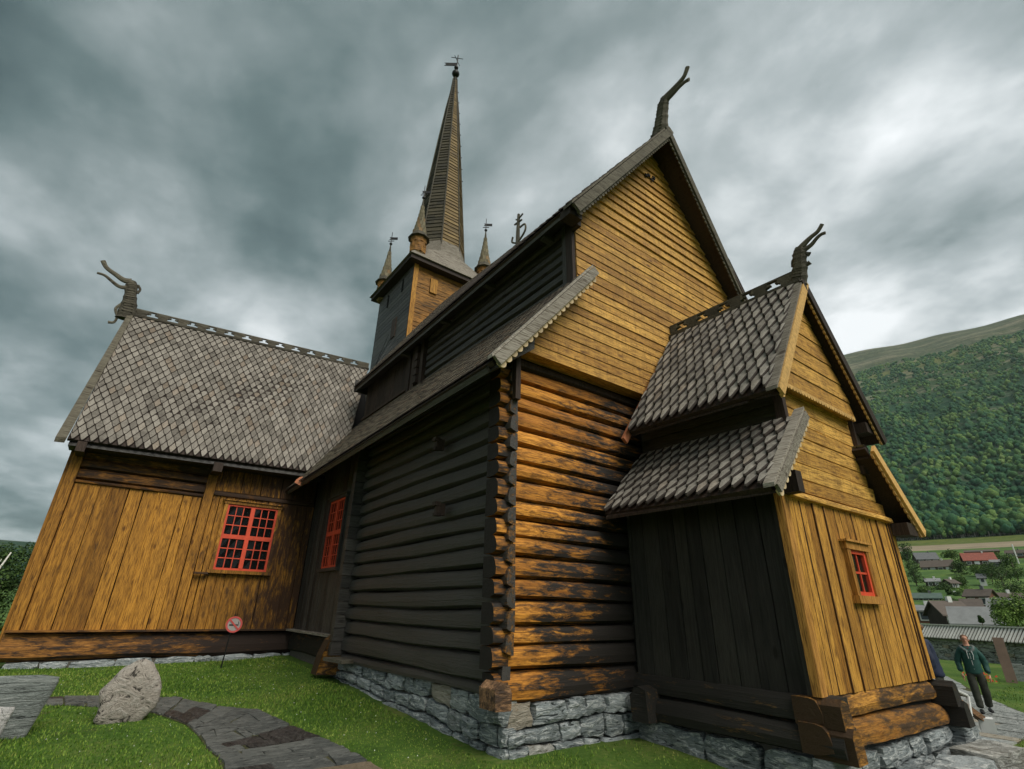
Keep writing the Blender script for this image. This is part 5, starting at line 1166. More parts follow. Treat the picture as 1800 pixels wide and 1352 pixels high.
for _ in range(120): x, y, z = 27.2 + R.gauss(0, .2), 6.8 + R.gauss(0, .24), -2.27 + R.uniform(0, .25); s = .04; b.add([(x - s, y + s, z), (x + s, y - s, z), (x, y, z + s * 1.6)], [(0, 1, 2)])
b.obj('leaves', 'blade', fl, kind='stuff')
# ================================================================ TREES, FOREST, VILLAGE
def leafmat(name, a, b, c):
    m, t, p, g = newmat(name); r = rnd(t, g); n = noise(t, g.outputs['Position'], .35, 3, .5)
    t.links.new(ramp(t, mth(t, 'ADD', mth(t, 'MULTIPLY', r, .6), mth(t, 'MULTIPLY', n, .5)), [(.2, a), (.55, b), (.9, c)]), p.inputs['Base Color'])
    p.inputs['Roughness'].default_value = .7; p.inputs['Specular IOR Level'].default_value = .2; return m
M['leaf_dark'] = leafmat('leaf_dark', (.018, .040, .012), (.040, .080, .020), (.075, .125, .030))
M['leaf_mid'] = leafmat('leaf_mid', (.030, .065, .015), (.065, .125, .026), (.12, .19, .045))
M['leaf_light'] = leafmat('leaf_light', (.050, .100, .018), (.10, .18, .032), (.18, .26, .06))
M['bark'] = simple('bark', (.12, .095, .075), .9); M['birch_bark'] = simple('birch_bark', (.52, .50, .46), .85, var=.4, sc=6)
def leafcloud(name, lobes, n, size, mat, parent, seed, up_bias=.5):
    rg = np.random.default_rng(seed); L = np.array([[*c, rx, ry, rz] for c, (rx, ry, rz) in lobes]); wgt = L[:, 3] * L[:, 4] * L[:, 5]; wgt = wgt ** .8 / (wgt ** .8).sum()
    k = rg.choice(len(L), n, p=wgt); d = rg.normal(size=(n, 3)); d /= np.linalg.norm(d, axis=1)[:, None]; rr = rg.uniform(.55, 1.06, n) ** .6
    c = L[k, :3] + d * rr[:, None] * L[k, 3:6]; s = size * rg.uniform(.6, 1.4, n)
    a = rg.normal(size=(n, 3)); a /= np.linalg.norm(a, axis=1)[:, None]; nn = d + rg.normal(size=(n, 3)) * .7; nn[:, 2] += up_bias; nn /= np.linalg.norm(nn, axis=1)[:, None]
    a = np.cross(nn, a); a /= np.linalg.norm(a, axis=1)[:, None]; b = np.cross(nn, a)
    v = np.stack([c + a * s[:, None], c + b * s[:, None] * .6, c - a * s[:, None], c - b * s[:, None] * .6], 1).reshape(-1, 3)
    me = bpy.data.meshes.new(name); me.vertices.add(4 * n); me.vertices.foreach_set('co', v.reshape(-1)); me.loops.add(4 * n); me.loops.foreach_set('vertex_index', np.arange(4 * n, dtype=np.int32))
    me.polygons.add(n); me.polygons.foreach_set('loop_start', np.arange(0, 4 * n, 4, dtype=np.int32)); me.polygons.foreach_set('loop_total', np.full(n, 4, dtype=np.int32)); me.update(); me.validate(); me.materials.append(M[mat])
    return finish(bpy.data.objects.new(name, me), parent, None, None)
def tree(name, base, h, w, label, mat='leaf_mid', n=900, leaf=.3, seed=1, trunk='bark', stem=.25, group=None, cat='tree', lob=9):
    rg = random.Random(seed); T = thing(name, label, cat, base, group); B = V(base); b = MB(); r0 = h * .022 + .03
    b.tube([B + V((0, 0, -.3)), B + V((rg.uniform(-.02, .02) * h, 0, h * .35)), B + V((rg.uniform(-.04, .04) * h, 0, h * .8))], [r0, r0 * .75, r0 * .25], 7)
    lobes = []
    for k in range(lob):
        a = rg.uniform(0, 6.28); f = rg.uniform(stem + .12, .93); wr = w * .5 * (1 - abs(f - .52) * .95) * rg.uniform(.15, .72); c = B + V((math.cos(a) * wr, math.sin(a) * wr, h * f)); s = w * rg.uniform(.17, .30)
        lobes.append((tuple(c), (s, s, s * rg.uniform(.7, 1.1)))); b.tube([B + V((0, 0, h * max(.12, f - .28))), B.lerp(c, .55) + V((0, 0, h * .15)), c], [r0 * .45, r0 * .3, r0 * .1], 5)
    b.obj('trunk', trunk, T, smooth=True); leafcloud('crown', lobes, n, leaf, mat, T, seed); return T
def at(az, tan_, d): return V((d * math.sin(rad(az)), d * math.cos(rad(az)), tan_ * d))
def zat(az, d): return HZ(az, d)
def gp(az, d, dz=0): return (d * math.sin(rad(az)), d * math.cos(rad(az)), HZ(az, d) + dz)
# birch behind the wing's far corner
tb = thing('birch_tree', 'leafy green birch with pale branches behind the left end of the golden wing', 'tree', (-5.6, 40, -2.0)); b = MB()
b.tube([(-5.2, 40, -2.2), (-5.3, 40, -.8), (-5.0, 40, .8), (-4.6, 40, 2.4)], [.12, .10, .07, .03], 7)
b.tube([(-5.25, 40, -.9), (-5.7, 39.8, 0.1), (-6.4, 39.6, .9)], [.06, .045, .02], 6); b.tube([(-5.15, 40, -.2), (-5.1, 39.5, .8), (-4.8, 39.4, 2.0)], [.05, .04, .015], 6); b.tube([(-5.5, 40, -2.3), (-6.1, 40, -1.5), (-6.2, 40, -.2), (-6.8, 40, 1.3)], [.09, .07, .05, .02], 6)
b.obj('trunk', 'birch_bark', tb, smooth=True)
leafcloud('crown', [((-6.6, 40.8, .6), (1.5, 1.3, 1.9)), ((-5.2, 41.0, 1.0), (1.3, 1.2, 1.7)), ((-4.4, 41, 1.6), (.9, .9, 1.2)), ((-7.6, 41, 0), (1.4, 1.2, 1.6)), ((-5.8, 41, -1.2), (1.7, 1.0, 1.0)), ((-4.2, 41, -.4), (1.2, 1.0, 1.4)), ((-5.0, 41, 2.3), (.5, .5, .7)), ((-4.0, 41, 2.5), (.4, .4, .6))], 15000, .075, 'leaf_dark', tb, 3)
# forest on the lower slopes: thousands of crowns that read as one mass
def forest(n, seed=6):
    rg = np.random.default_rng(seed); bm = bmesh.new(); bmesh.ops.create_icosphere(bm, subdivisions=2, radius=1); bv = np.array([v.co[:] for v in bm.verts]); bf = np.array([[v.index for v in f.verts] for f in bm.faces]); bm.free()
    bm = bmesh.new(); bmesh.ops.create_icosphere(bm, subdivisions=1, radius=1); lv = np.array([v.co[:] for v in bm.verts]); lf = np.array([[v.index for v in f.verts] for f in bm.faces]); bm.free()
    for tag_, (r0, r1, cnt, base_v, base_f, s0) in {'near': (770, 1000, 4600, bv, bf, 3.9), 'far': (1000, 2650, n, lv, lf, 4.9)}.items():
        az = rg.uniform(66, 96, cnt); rr = np.sqrt(rg.uniform(r0 ** 2, r1 ** 2, cnt))
        if tag_ == 'near':
            q = 420; az[:q] = np.linspace(68, 95, q) + rg.uniform(-.03, .03, q); rr[:q] = rg.uniform(770, 778, q)
        gapn = np.sin(az * 1.7 + rr * .013) * np.sin(az * 3.1 - rr * .007) + rg.uniform(-.5, .5, cnt) + (rr > 1700) * .25
        keep = (gapn < .55) | (rr < 1000); az, rr = az[keep], rr[keep]; m_ = len(az)
        z = np.array([HZ(a, r_) for a, r_ in zip(az, rr)]); x, y = rr * np.sin(np.radians(az)), rr * np.cos(np.radians(az))
        sz = s0 * rg.uniform(.5, 1.0, m_) * (1 + .5 * (rg.random(m_) > .8)); ht = sz * rg.uniform(1.0, 1.5, m_)
        v = np.repeat(base_v[None], m_, 0); v = v * (1 + rg.uniform(-.26, .26, v.shape[:2]))[..., None]
        ang = rg.uniform(0, 6.28, m_); ca, sa = np.cos(ang), np.sin(ang); vx = v[..., 0] * ca[:, None] - v[..., 1] * sa[:, None]; vy = v[..., 0] * sa[:, None] + v[..., 1] * ca[:, None]
        P = np.stack([vx * sz[:, None] + x[:, None], vy * sz[:, None] + y[:, None], v[..., 2] * ht[:, None] + (z + ht * np.where((np.arange(m_) < 420) & (tag_ == 'near'), 2.1, 1.35 if tag_ == 'near' else .6))[:, None]], -1).reshape(-1, 3)
        F = (base_f[None] + (np.arange(m_) * len(base_v))[:, None, None]).reshape(-1, 3).astype(np.int32)
        me = bpy.data.meshes.new('forest'); me.vertices.add(len(P)); me.vertices.foreach_set('co', P.reshape(-1)); me.loops.add(F.size); me.loops.foreach_set('vertex_index', F.reshape(-1)); me.polygons.add(len(F)); me.polygons.foreach_set('loop_start', np.arange(0, F.size, 3, dtype=np.int32)); me.polygons.foreach_set('loop_total', np.full(len(F), 3, dtype=np.int32)); me.update(); me.validate()
        me.materials.append(M['forest']); finish(bpy.data.objects.new('forest', me), None, 'stuff', None)
        if tag_ == 'near':
            b = MB()
            for k in range(0, 420): b.tube([(x[k], y[k], z[k] - 1), (x[k] + rg.uniform(-.4, .4), y[k], z[k] + ht[k] * 1.6)], [.32, .2], 4, cap=False)
            b.obj('tree_trunks', 'birch_bark2', None, kind='stuff')
m, t, p, g = newmat('forest'); r0 = g.outputs['Random Per Island']; n0 = noise(t, g.outputs['Position'], .009, 5, .6); n1_ = noise(t, g.outputs['Position'], .5, 5, .7)
t.links.new(mix(t, .9, ramp(t, mth(t, 'ADD', mth(t, 'MULTIPLY', r0, .34), mth(t, 'MULTIPLY', n0, .85)), [(.34, (.022, .065, .042)), (.48, (.036, .110, .060)), (.62, (.062, .140, .055)), (.76, (.13, .22, .065)), (.92, (.18, .25, .095))]), ramp(t, n1_, [(.35, (.45, .5, .5)), (.65, (1.2, 1.15, 1.1))]), 'MULTIPLY'), p.inputs['Base Color'])
p.inputs['Roughness'].default_value = .85; p.inputs['Specular IOR Level'].default_value = .1; bump(t, p, n1_, .9, 1.5); M['forest'] = m
M['birch_bark2'] = simple('far_bark', (.22, .22, .19), .9, bs=0)
forest(19000)
# ---- village houses below the field
M['h_dark'] = simple('house_dark', (.045, .034, .028), .85, var=.3, sc=1); M['h_brown'] = simple('house_brown', (.13, .065, .04), .85, var=.25, sc=1); M['h_red'] = simple('house_red', (.22, .05, .035), .85, sc=1)
M['r_grey'] = simple('roof_grey', (.11, .115, .12), .7, var=.2, sc=1); M['r_slate'] = simple('roof_slate', (.20, .205, .205), .7, var=.2, sc=1); M['r_red'] = simple('roof_red', (.27, .075, .05), .7, sc=1); M['r_brown'] = simple('roof_brown', (.095, .075, .062), .8, sc=1); M['r_green'] = simple('roof_green', (.08, .12, .10), .8, sc=1)
M['h_white'] = simple('white_trim', (.62, .62, .60), .7, var=.1, bs=0); M['pane_far'] = simple('far_window', (.05, .06, .07), .2, bs=0); M['pane_bright'] = simple('far_window_bright', (.45, .48, .5), .3, bs=0)
def house(az, tan_, d, w, dep, h, roofh, rot, wall, roof, label, cat='house', win=3, chim=True, wbright=False, porch_=False, name='house'):
    base = at(az, tan_, d); T = thing(name, label, cat, tuple(base), 'buildings of the village on the slope'); n = V((-base.x, -base.y, 0)).normalized(); n = Matrix.Rotation(rad(rot), 3, 'Z') @ n; t_ = V((-n.y, n.x, 0)); U = V((0, 0, 1))
    P = lambda a, b_, c: base + t_ * a + n * b_ + U * c
    b = MB(); b.hexa([P(-w / 2, -dep / 2, -5), P(w / 2, -dep / 2, -5), P(w / 2, dep / 2, -5), P(-w / 2, dep / 2, -5), P(-w / 2, -dep / 2, h), P(w / 2, -dep / 2, h), P(w / 2, dep / 2, h), P(-w / 2, dep / 2, h)])
    b.add([P(-w / 2, -dep / 2, h), P(-w / 2, dep / 2, h), P(-w / 2, 0, h + roofh * .93), P(w / 2, -dep / 2, h), P(w / 2, dep / 2, h), P(w / 2, 0, h + roofh * .93)], [(0, 1, 2), (3, 5, 4)]); wo_ = b.obj('wall', wall, T)
    o_ = .6; b = MB(); k = roofh / (dep / 2)
    for s in (-1, 1):
        b.hexa([P(-w / 2 - o_, s * (dep / 2 + o_), h - k * o_), P(w / 2 + o_, s * (dep / 2 + o_), h - k * o_), P(w / 2 + o_, 0, h + roofh), P(-w / 2 - o_, 0, h + roofh), P(-w / 2 - o_, s * (dep / 2 + o_), h - k * o_ + .25), P(w / 2 + o_, s * (dep / 2 + o_), h - k * o_ + .25), P(w / 2 + o_, 0, h + roofh + .25), P(-w / 2 - o_, 0, h + roofh + .25)])
    ro = b.obj('roof', roof, T)
    if chim: b = MB(); b.box(P(w * .18, 0, h + roofh + .3), (.35, .35, .7), ax=(t_, n, U)); b.obj('chimney', 'h_white' if wbright else 'r_grey', ro)
    for i in range(win):
        x = -w / 2 + w * (i + .5) / win; ww = min(1.5, w / win * .32)
        b = MB(); b.box(P(x, dep / 2 + .06, h * .52), (ww, .06, .85), ax=(t_, n, U)); f = b.obj('window', 'h_white', wo_)
        b = MB(); b.box(P(x, dep / 2 + .14, h * .52), (ww - .18, .03, .66), ax=(t_, n, U)); b.obj('pane', 'pane_bright' if wbright and i % 2 else 'pane_far', f)
    if porch_:
        b = MB(); b.box(P(0, dep / 2 + 1.2, h * .32), (w * .42, 1.0, .12), ax=(t_, n, U))
        for i in range(5): b.box(P(-w * .40 + w * .2 * i, dep / 2 + 2.1, h * .52), (.08, .08, .7), ax=(t_, n, U))
        b.box(P(0, dep / 2 + 2.1, h * .66), (w * .42, .06, .06), ax=(t_, n, U)); b.obj('balcony', 'h_white', T)
    return T
def pxaz(px, py):       # direction helper for far things: photograph coordinates to azimuth and slope
    d = r2 * ((px - 900) / 886.47) - u2 * ((py - 676) / 886.47) + fw
    return math.degrees(math.atan2(d.x, d.y)), d.z / math.hypot(d.x, d.y)
HS = [ # px, py(base), dist, width px, height px(walls), roof px, rot, wall, roof, label, extras
 (1630, 992, 470, 34, 8, 9, 18, 'h_dark', 'r_grey', 'dark gabled house at the top left of the village below the brown field', dict(win=3)),
 (1652, 1006, 400, 46, 8, 9, -12, 'h_dark', 'r_brown', 'long low dark house with white dormer just under the top row of the village', dict(win=4, wbright=True)),
 (1724, 996, 430, 44, 9, 10, 10, 'h_dark', 'r_red', 'dark house with bright red roof high in the village', dict(win=4, wbright=True)),
 (1762, 998, 410, 26, 8, 3, 0, 'h_dark', 'r_slate', 'long flat pale roofed annexe right of the red roofed house', dict(win=2, chim=False)),
 (1728, 978, 500, 46, 6, 3, 0, 'h_brown', 'r_brown', 'low reddish brown barn behind the red roofed house', dict(win=0, chim=False, cat='barn')),
 (1788, 980, 490, 24, 6, 4, -8, 'h_brown', 'r_brown', 'brown house at the right edge below the field', dict(win=2)),
 (1642, 1032, 300, 20, 8, 4, 5, 'h_dark', 'r_slate', 'small dark house with pale roof beside the round green tree', dict(win=2, wbright=True)),
 (1673, 1035, 290, 14, 8, 5, 40, 'h_dark', 'r_brown', 'small dark brown cabin with gable beside the garden path', dict(win=2, wbright=True)),
 (1729, 1026, 300, 9, 8, 5, 0, 'h_white', 'r_grey', 'tiny white gabled house among the dark trees', dict(win=1, chim=False)),
 (1630, 1062, 230, 44, 9, 6, 0, 'h_dark', 'r_green', 'low house with grey green roof at the left of the village', dict(win=3)),
 (1730, 1068, 190, 32, 16, 8, -20, 'h_brown', 'r_brown', 'two storey reddish brown house in the middle of the village', dict(win=2)),
 (1768, 1066, 205, 52, 9, 8, 14, 'h_dark', 'r_brown', 'wide dark house with broad gable at the right of the village', dict(win=4, wbright=True)),
 (1630, 1093, 140, 32, 16, 6, 4, 'h_brown', 'r_slate', 'brown house with pale grey roof just above the churchyard wall next to the porch', dict(win=1, wbright=True)),
 (1672, 1096, 130, 42, 14, 15, 30, 'h_dark', 'r_brown', 'dark gabled house with flower boxes and balcony above the churchyard wall', dict(win=3, wbright=True, porch_=True)),
 (1713, 1078, 150, 22, 9, 9, 0, 'h_dark', 'r_brown', 'small brown roofed outbuilding behind the dark gabled house', dict(win=0, chim=False)),
 (1724, 1102, 110, 66, 6, 18, 0, 'h_brown', 'r_slate', 'long low building with broad plain grey roof right behind the churchyard wall', dict(win=0, chim=False)),
 (1768, 1080, 165, 30, 8, 12, -10, 'h_dark', 'r_slate', 'building with speckled grey stone roof behind the bright green bush', dict(win=1, chim=False)),
]
for (px, py, d, wp, hp, rp, rot, wall, roof, lab, kw) in HS:
    a, tn = pxaz(px, py); k = d / 886. * .70       # metres per pixel at the picture's right edge
    house(a, tn, d, wp * k, max(5, wp * k * .6), hp * k * 1.15, rp * k * 1.25, rot, wall, roof, lab, **kw)
# trees and bushes among the houses
TS = [
 (1598, 992, 430, 30, 34, 'leaf_dark', 'tall dark green tree just right of the porch roof tip in the village', 'tree'),
 (1612, 1030, 300, 34, 38, 'leaf_dark', 'round dark green tree beside the porch wall, left of the small pale roofed house', 'tree'),
 (1676, 992, 440, 26, 20, 'leaf_mid', 'mid green tree between the upper dark houses', 'tree'), (1702, 990, 440, 16, 16, 'leaf_light', 'small light green tree left of the red roofed house', 'tree'),
 (1690, 1010, 360, 30, 18, 'leaf_dark', 'spreading dark bush on the slope under the red roofed house', 'bush'), (1722, 1012, 350, 26, 16, 'leaf_mid', 'green bush left of the big dark tree group', 'bush'),
 (1745, 1022, 300, 34, 26, 'leaf_dark', 'dark tree at the left of the big tree group on the right', 'tree'), (1768, 1040, 270, 46, 40, 'leaf_dark', 'largest dark green tree in the village, right of the tiny white house', 'tree'),
 (1790, 1020, 290, 34, 34, 'leaf_mid', 'tall green tree at the right edge above the wide dark house', 'tree'), (1785, 1052, 235, 40, 30, 'leaf_dark', 'dark tree at the right edge just above the wide dark house', 'tree'),
 (1690, 1030, 300, 24, 12, 'leaf_mid', 'low green bush right of the small cabin', 'bush'), (1660, 1040, 280, 40, 8, 'leaf_dark', 'clipped dark hedge below the small cabins', 'hedge'),
 (1628, 1045, 260, 26, 9, 'leaf_mid', 'rounded green hedge behind the grey green roofed house', 'hedge'), (1670, 1046, 250, 11, 10, 'leaf_dark', 'small round bush left of the garden path', 'bush'), (1684, 1050, 245, 10, 8, 'leaf_dark', 'small round bush right of the garden path', 'bush'),
 (1692, 1068, 190, 14, 12, 'leaf_light', 'light green bush left of the two storey brown house', 'bush'), (1674, 1066, 200, 30, 9, 'leaf_dark', 'dark hedge below the pale garden arch', 'hedge'), (1700, 1046, 260, 40, 7, 'leaf_light', 'pale green shrubbery in the middle of the village slope', 'bush'),
 (1650, 1080, 150, 16, 14, 'leaf_dark', 'dark shrub between the two houses above the wall', 'bush'), (1790, 1100, 75, 62, 44, 'leaf_light', 'big bright green bush behind the churchyard wall at the right edge', 'bush'),
 (1728, 1100, 95, 9, 16, 'leaf_dark', 'thin dark young tree in front of the broad grey roof', 'tree'), (1755, 985, 470, 30, 8, 'leaf_mid', 'green scrub under the field right of the red roof', 'bush'), (1780, 1000, 400, 30, 18, 'leaf_mid', 'green trees clump at the right edge below the brown house', 'tree')]
for i, (px, py, d, wp, hp, mt_, lab, cat) in enumerate(TS):
    a, tn = pxaz(px, py); k = d / 886. * .60; b_ = at(a, tn, d); low = cat != 'tree'
    tree('tree' if cat == 'tree' else cat, tuple(b_), hp * k * 1.25, wp * k * 1.3, lab, mt_, 5200 if px == 1790 and d == 75 else 1500, max(.10, k * 1.35), i + 20, stem=.0 if low else .08, group='trees and bushes among the village houses', cat=cat, lob=10 if not low else 12)
a, tn = pxaz(1789, 985); q = at(a, tn, 430); b = MB(); b.tube([q + V((0, 0, -8)), q + V((0, 0, 9))], .35, 6); o = b.obj('flagpole', 'h_white'); tag(o, 'slim white pole standing among the houses at the right', 'pole')
a, tn = pxaz(1700, 1042); q = at(a, tn, 262)
for (px0, py0, px1, py1, d0, nm) in ((1672, 1040, 1720, 1046, 262, 'garden path'),):
    A_, B_ = at(*pxaz(px0, py0), d0), at(*pxaz(px1, py1), d0 - 6); b = MB(); b.hexa([A_ + V((0, 0, -.6)), B_ + V((0, 0, -.6)), B_ + V((3, 0, -.3)), A_ + V((3, 0, -.3)), A_ + V((0, 0, -.0)), B_ + V((0, 0, -.0)), B_ + V((3, 0, .4)), A_ + V((3, 0, .4))]); b.obj('garden_path', 'r_slate', None, kind='structure')

# ================================================================ PEOPLE
M['skin'] = simple('skin', (.50, .25, .17), .55, var=.1, sc=20, bs=.1); M['hair'] = simple('hair_grey_brown', (.16, .085, .05), .8, var=.3, sc=40)
M['jacket'] = simple('jacket_green', (.010, .052, .044), .7, var=.3, sc=6, bs=.5); M['trousers'] = simple('trousers_olive', (.030, .032, .024), .85, var=.3, sc=8, bs=.6); M['shoe'] = simple('shoe_black', (.012, .013, .013), .6, var=.2)
M['hood'] = simple('hood_grey', (.11, .13, .125), .85, sc=10); M['shirt'] = simple('shirt_maroon', (.10, .015, .03), .8, sc=10); M['navy'] = simple('jacket_navy', (.012, .019, .045), .75, var=.35, sc=5, bs=.6); M['cord'] = simple('white_cord', (.6, .62, .62), .7, bs=0)
def skin_mesh(name, pts, edges, radii, mat, parent, sub=2, root=0):
    me = bpy.data.meshes.new(name); me.from_pydata([tuple(p) for p in pts], edges, []); me.update()
    o = bpy.data.objects.new(name, me); C.objects.link(o); md = o.modifiers.new('skin', 'SKIN'); md.use_smooth_shade = True
    for i, r in enumerate(radii):
        s = me.skin_vertices[0].data[i] if me.skin_vertices else None
        if s: s.radius = r if isinstance(r, tuple) else (r, r); s.use_root = (i == root)
    return o
def make_skin(name, pts, edges, radii, mat, parent, sub=2, root=0):
    me = bpy.data.meshes.new(name); me.from_pydata([tuple(p) for p in pts], edges, []); me.update()
    o = bpy.data.objects.new(name + '_tmp', me); C.objects.link(o); bpy.context.view_layer.objects.active = o
    md = o.modifiers.new('s', 'SKIN'); sv = me.skin_vertices[0].data
    for i, r in enumerate(radii): sv[i].radius = r if isinstance(r, tuple) else (r, r); sv[i].use_root = (i == root)
    ss = o.modifiers.new('u', 'SUBSURF'); ss.levels = sub; ss.render_levels = sub
    dg = bpy.context.evaluated_depsgraph_get(); em = bpy.data.meshes.new_from_object(o.evaluated_get(dg)); em.name = name; bpy.data.objects.remove(o)
    if name in ('jacket', 'trousers'):
        for v in em.vertices:
            q = v.co; d_ = MN.noise(V((q.x * 9, q.y * 9, q.z * 16))) * .014 + MN.noise(V((q.x * 22, q.y * 22, q.z * 30 + 5))) * .006; v.co = q + v.normal * d_
    em.materials.clear(); em.materials.append(M[mat]); em.polygons.foreach_set('use_smooth', [True] * len(em.polygons))
    return finish(bpy.data.objects.new(name, em), parent, None, None)
def person(base, face, label, stride=.12, jacket='jacket', hood=True, hair='hair', lean=0.0, stoop=0.0):
    """base = point between the feet; face = unit vector he looks along"""
    B = V(base); F = V((face[0], face[1], 0)).normalized(); Rr = V((F.y, -F.x, 0)); U = V((0, 0, 1)); P = lambda s, f, u: B + Rr * s + F * f + U * u
    T = thing('person', label, 'person', tuple(B))
    # trousers, one continuous body from waist to ankles
    pts = [P(0, 0, .96), P(0, 0, 1.04), P(.095, 0, .90), P(.105, stride * .35 + .03, .50), P(.10, stride - .02, .10), P(-.095, 0, .90), P(-.105, -stride * .1 + .05, .50), P(-.10, -stride, .12)]
    make_skin('trousers', pts, [(0, 1), (0, 2), (2, 3), (3, 4), (0, 5), (5, 6), (6, 7)], [(.165, .13), (.165, .13), (.118, .115), (.092, .092), (.078, .085), (.118, .115), (.092, .092), (.078, .085)], 'trousers', T)
    for s, f, z in ((.10, stride, .045), (-.10, -stride, .06)):
        make_skin('shoe', [P(s, f - .07, z + .02), P(s, f + .06, z), P(s * 1.15, f + .17, z - .008)], [(0, 1), (1, 2)], [(.050, .055), (.050, .045), (.042, .032)], 'shoe', T, root=1)
    # jacket with sleeves
    k = stoop; pts = [P(0, 0, .86), P(0, .01, 1.08), P(0, .015 + k * .3, 1.28), P(0, k * .6, 1.42), P(.13, k * .6, 1.42), P(.225, -.01 + k * .5, 1.30), P(.27, -.03 + k * .4, 1.10), P(.27, .06 + k * .5, .90), P(-.13, k * .6, 1.42), P(-.225, -.01 + k * .5, 1.30), P(-.275, -.05 + k * .4, 1.10), P(-.27, .06 + k * .5, .89), P(0, k * .75, 1.49)]
    make_skin('jacket', pts, [(0, 1), (1, 2), (2, 3), (3, 4), (4, 5), (5, 6), (6, 7), (3, 8), (8, 9), (9, 10), (10, 11), (3, 12)], [(.20, .155), (.195, .155), (.20, .15), (.14, .12), (.095, .095), (.082, .085), (.075, .080), (.056, .060), (.095, .095), (.082, .085), (.075, .080), (.056, .060), (.078, .075)], jacket, T, root=1)
    # head and neck
    hp = [P(0, k * .8, 1.46), P(0, .01 + k * .9, 1.54), P(0, .025 + k, 1.60), P(0, .018 + k, 1.68), P(0, .0 + k, 1.735)]
    hd = make_skin('head', hp, [(0, 1), (1, 2), (2, 3), (3, 4)], [.056, .056, (.062, .078), (.076, .092), (.060, .072)], 'skin', T, root=2)
    def blob(nm, c, r, mt__, par):
        bm = bmesh.new(); bmesh.ops.create_uvsphere(bm, u_segments=10, v_segments=7, radius=1); mm = Matrix.Translation(c) @ frame_m(V((0, 0, 0)), Rr * r[0], F * r[1], U * r[2]); bmesh.ops.transform(bm, matrix=mm, verts=bm.verts); me = bpy.data.meshes.new(nm); bm.to_mesh(me); bm.free(); me.materials.append(M[mt__]); me.polygons.foreach_set('use_smooth', [True] * len(me.polygons)); return finish(bpy.data.objects.new(nm, me), par, None, None)
    blob('nose', P(0, .115 + k, 1.625), (.014, .022, .024), 'skin', hd)
    for s in (-1, 1): blob('ear', P(s * .082, .0 + k, 1.635), (.012, .022, .032), 'skin', hd); blob('eye', P(s * .032, .098 + k, 1.655), (.011, .008, .006), 'dark', hd)
    blob('mouth', P(0, .100 + k, 1.575), (.024, .008, .005), 'shirt', hd)
    blob('hair', P(0, -.022 + k, 1.705), (.086, .095, .068), hair, hd)
    # hands: a palm with five fingers, slightly curled
    for s in (-1, 1):
        w = P(s * .27, .075 + k * .5, .87); c = P(s * .268, .10 + k * .5, .80)
        pts = [w, c]; ed = [(0, 1)]; rr = [(.026, .030), (.020, .038)]
        for j, (f_, L_) in enumerate(((-.030, .062), (-.010, .074), (.010, .076), (.030, .066))):
            a = P(s * .266, .10 + f_ + k * .5, .765); m1 = P(s * .262, .105 + f_ + k * .5, .765 - L_ * .5); m2 = P(s * .245, .11 + f_ + k * .5, .765 - L_ * .95); i0 = len(pts); pts += [a, m1, m2]; ed += [(1, i0), (i0, i0 + 1), (i0 + 1, i0 + 2)]; rr += [.0105, .0095, .008]
        i0 = len(pts); pts += [P(s * .25, .135 + k * .5, .81), P(s * .24, .150 + k * .5, .775)]; ed += [(1, i0), (i0, i0 + 1)]; rr += [.012, .010]
        make_skin('hand', pts, ed, rr, 'skin', T, sub=1, root=1)
    if hood:
        b = MB(); b.tube(catmull([P(-.02, .115, 1.36), P(-.105, .085, 1.44), P(-.125, -.03, 1.49), P(0, -.11, 1.50), P(.125, -.03, 1.49), P(.105, .085, 1.44), P(.02, .115, 1.36)]), .040, 8); b.obj('hood', 'hood', T, smooth=True)
        blob('collar', P(0, .045, 1.455), (.07, .07, .05), 'shirt', T)
        b = MB(); b.tube([P(-.05, .155, 1.40), P(-.06, .165, 1.30), P(-.045, .165, 1.20)], .007, 5); b.tube([P(.05, .155, 1.40), P(.055, .165, 1.30), P(.05, .165, 1.22)], .007, 5); b.tube([P(0, .150, 1.35), P(0, .150, .98)], .004, 4); b.obj('drawstring', 'cord', T)
    return T
person((18.45, 4.72, G(18.45, 4.72) + .03), (-.93, -.36), 'man in a dark green jacket and olive trousers walking on the paving towards the church', stride=.13)
rock('stone', (12.9, 4.0, -1.98), (.7, .5, .12), 'flag_right', pave, 31, 4, .1, .3, .4)
person((12.77, 3.855, -1.88), (-.25, .97), 'person in a navy jacket mostly hidden behind the porch corner, seen from behind', stride=.10, jacket='navy', hood=False, stoop=.10)
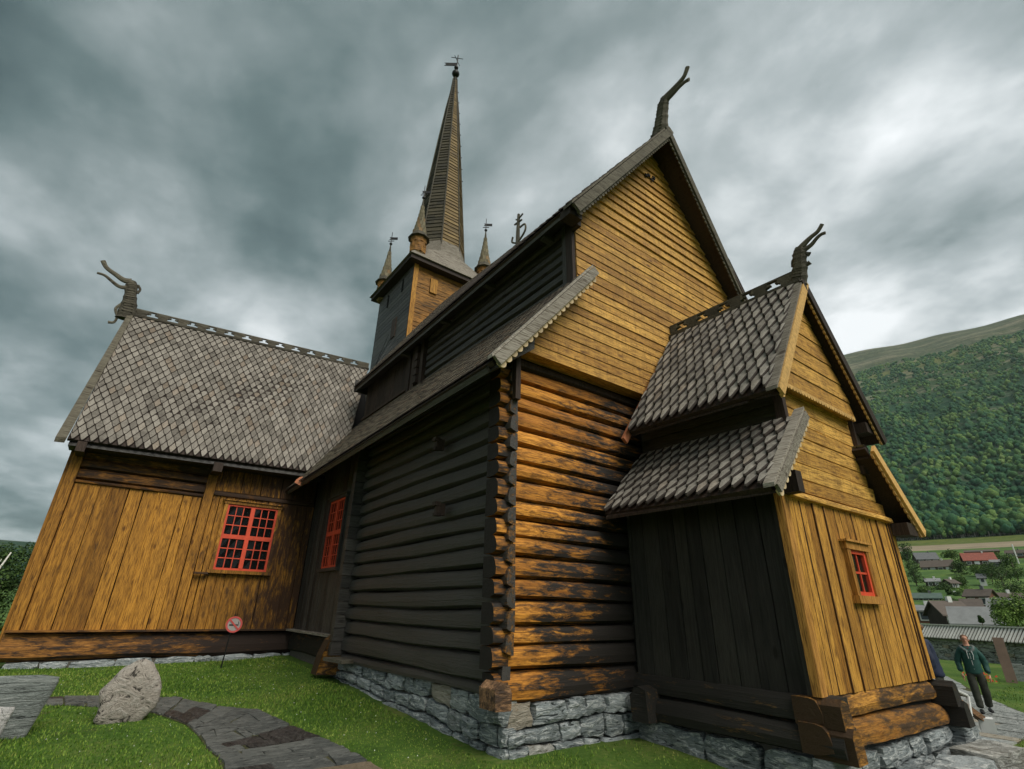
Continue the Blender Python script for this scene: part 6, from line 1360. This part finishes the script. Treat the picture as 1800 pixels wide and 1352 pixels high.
# low wooden flap table with white edge and white boxes beside the porch
tb_ = thing('wooden_hatch', 'weathered grey wooden hatch box with white edge trim beside the porch corner', 'hatch', (11.8, 3.7, -1.95))
def hx(name, a, mat, parent):
    a = [tuple(c * .95 for c in q) if parent is tb_ else q for q in a]
    o = MB().hexa(a).obj(name, mat, parent); bm = bmesh.new(); bm.from_mesh(o.data); bmesh.ops.recalc_face_normals(bm, faces=bm.faces); bm.to_mesh(o.data); bm.free()
hx('lid', [(11.8, 3.72, -.98), (12.70, 3.46, -1.28), (12.92, 3.72, -1.28), (12.05, 4.05, -.98), (11.8, 3.72, -.94), (12.70, 3.46, -1.24), (12.92, 3.72, -1.24), (12.05, 4.05, -.94)], 'grey_x', tb_)
hx('body', [(11.85, 3.74, -2.0), (12.56, 3.54, -2.0), (12.76, 3.76, -2.0), (12.05, 4.02, -2.0), (11.85, 3.74, -1.03), (12.60, 3.54, -1.29), (12.80, 3.76, -1.29), (12.05, 4.02, -1.03)], 'tar_brown', tb_)
b = MB(); b.tube([(12.10, 3.29, -1.20), (12.03, 3.31, -1.48)], .03, 5); b.tube([(11.21, 3.51, -.89), (12.08, 3.28, -1.19)], .018, 5); b.obj('edge_trim', 'h_white', tb_)
pl_ = thing('plank', 'pale pinkish plank with a white painted end leaning beside the porch corner', 'plank', (12.4, 3.5, -1.9)); hx('board', [(11.4, 3.38, -1.12), (12.5, 3.24, -1.62), (12.54, 3.34, -1.62), (11.44, 3.48, -1.12), (11.4, 3.38, -1.02), (12.5, 3.24, -1.52), (12.54, 3.34, -1.52), (11.44, 3.48, -1.02)], 'end_grain', pl_)
b = MB(); b.box((12.55, 3.26, -1.64), (.13, .10, .10), rz=.3); b.obj('painted_end', 'h_white', pl_)
# thin valley air: one closed box round everything built
hz = MB(); hz.box((1500, 0, 745), (5600, 6600, 760)); m = bpy.data.materials.new('haze'); m.use_nodes = True; t = m.node_tree; t.nodes.clear()
o_ = t.nodes.new('ShaderNodeOutputMaterial'); v_ = t.nodes.new('ShaderNodeVolumePrincipled'); v_.inputs['Density'].default_value = .00004; v_.inputs['Color'].default_value = (.80, .92, .93, 1); v_.inputs['Anisotropy'].default_value = .2
t.links.new(v_.outputs[0], o_.inputs['Volume']); M['haze'] = m; hz.obj('haze', 'haze', None, kind='stuff')
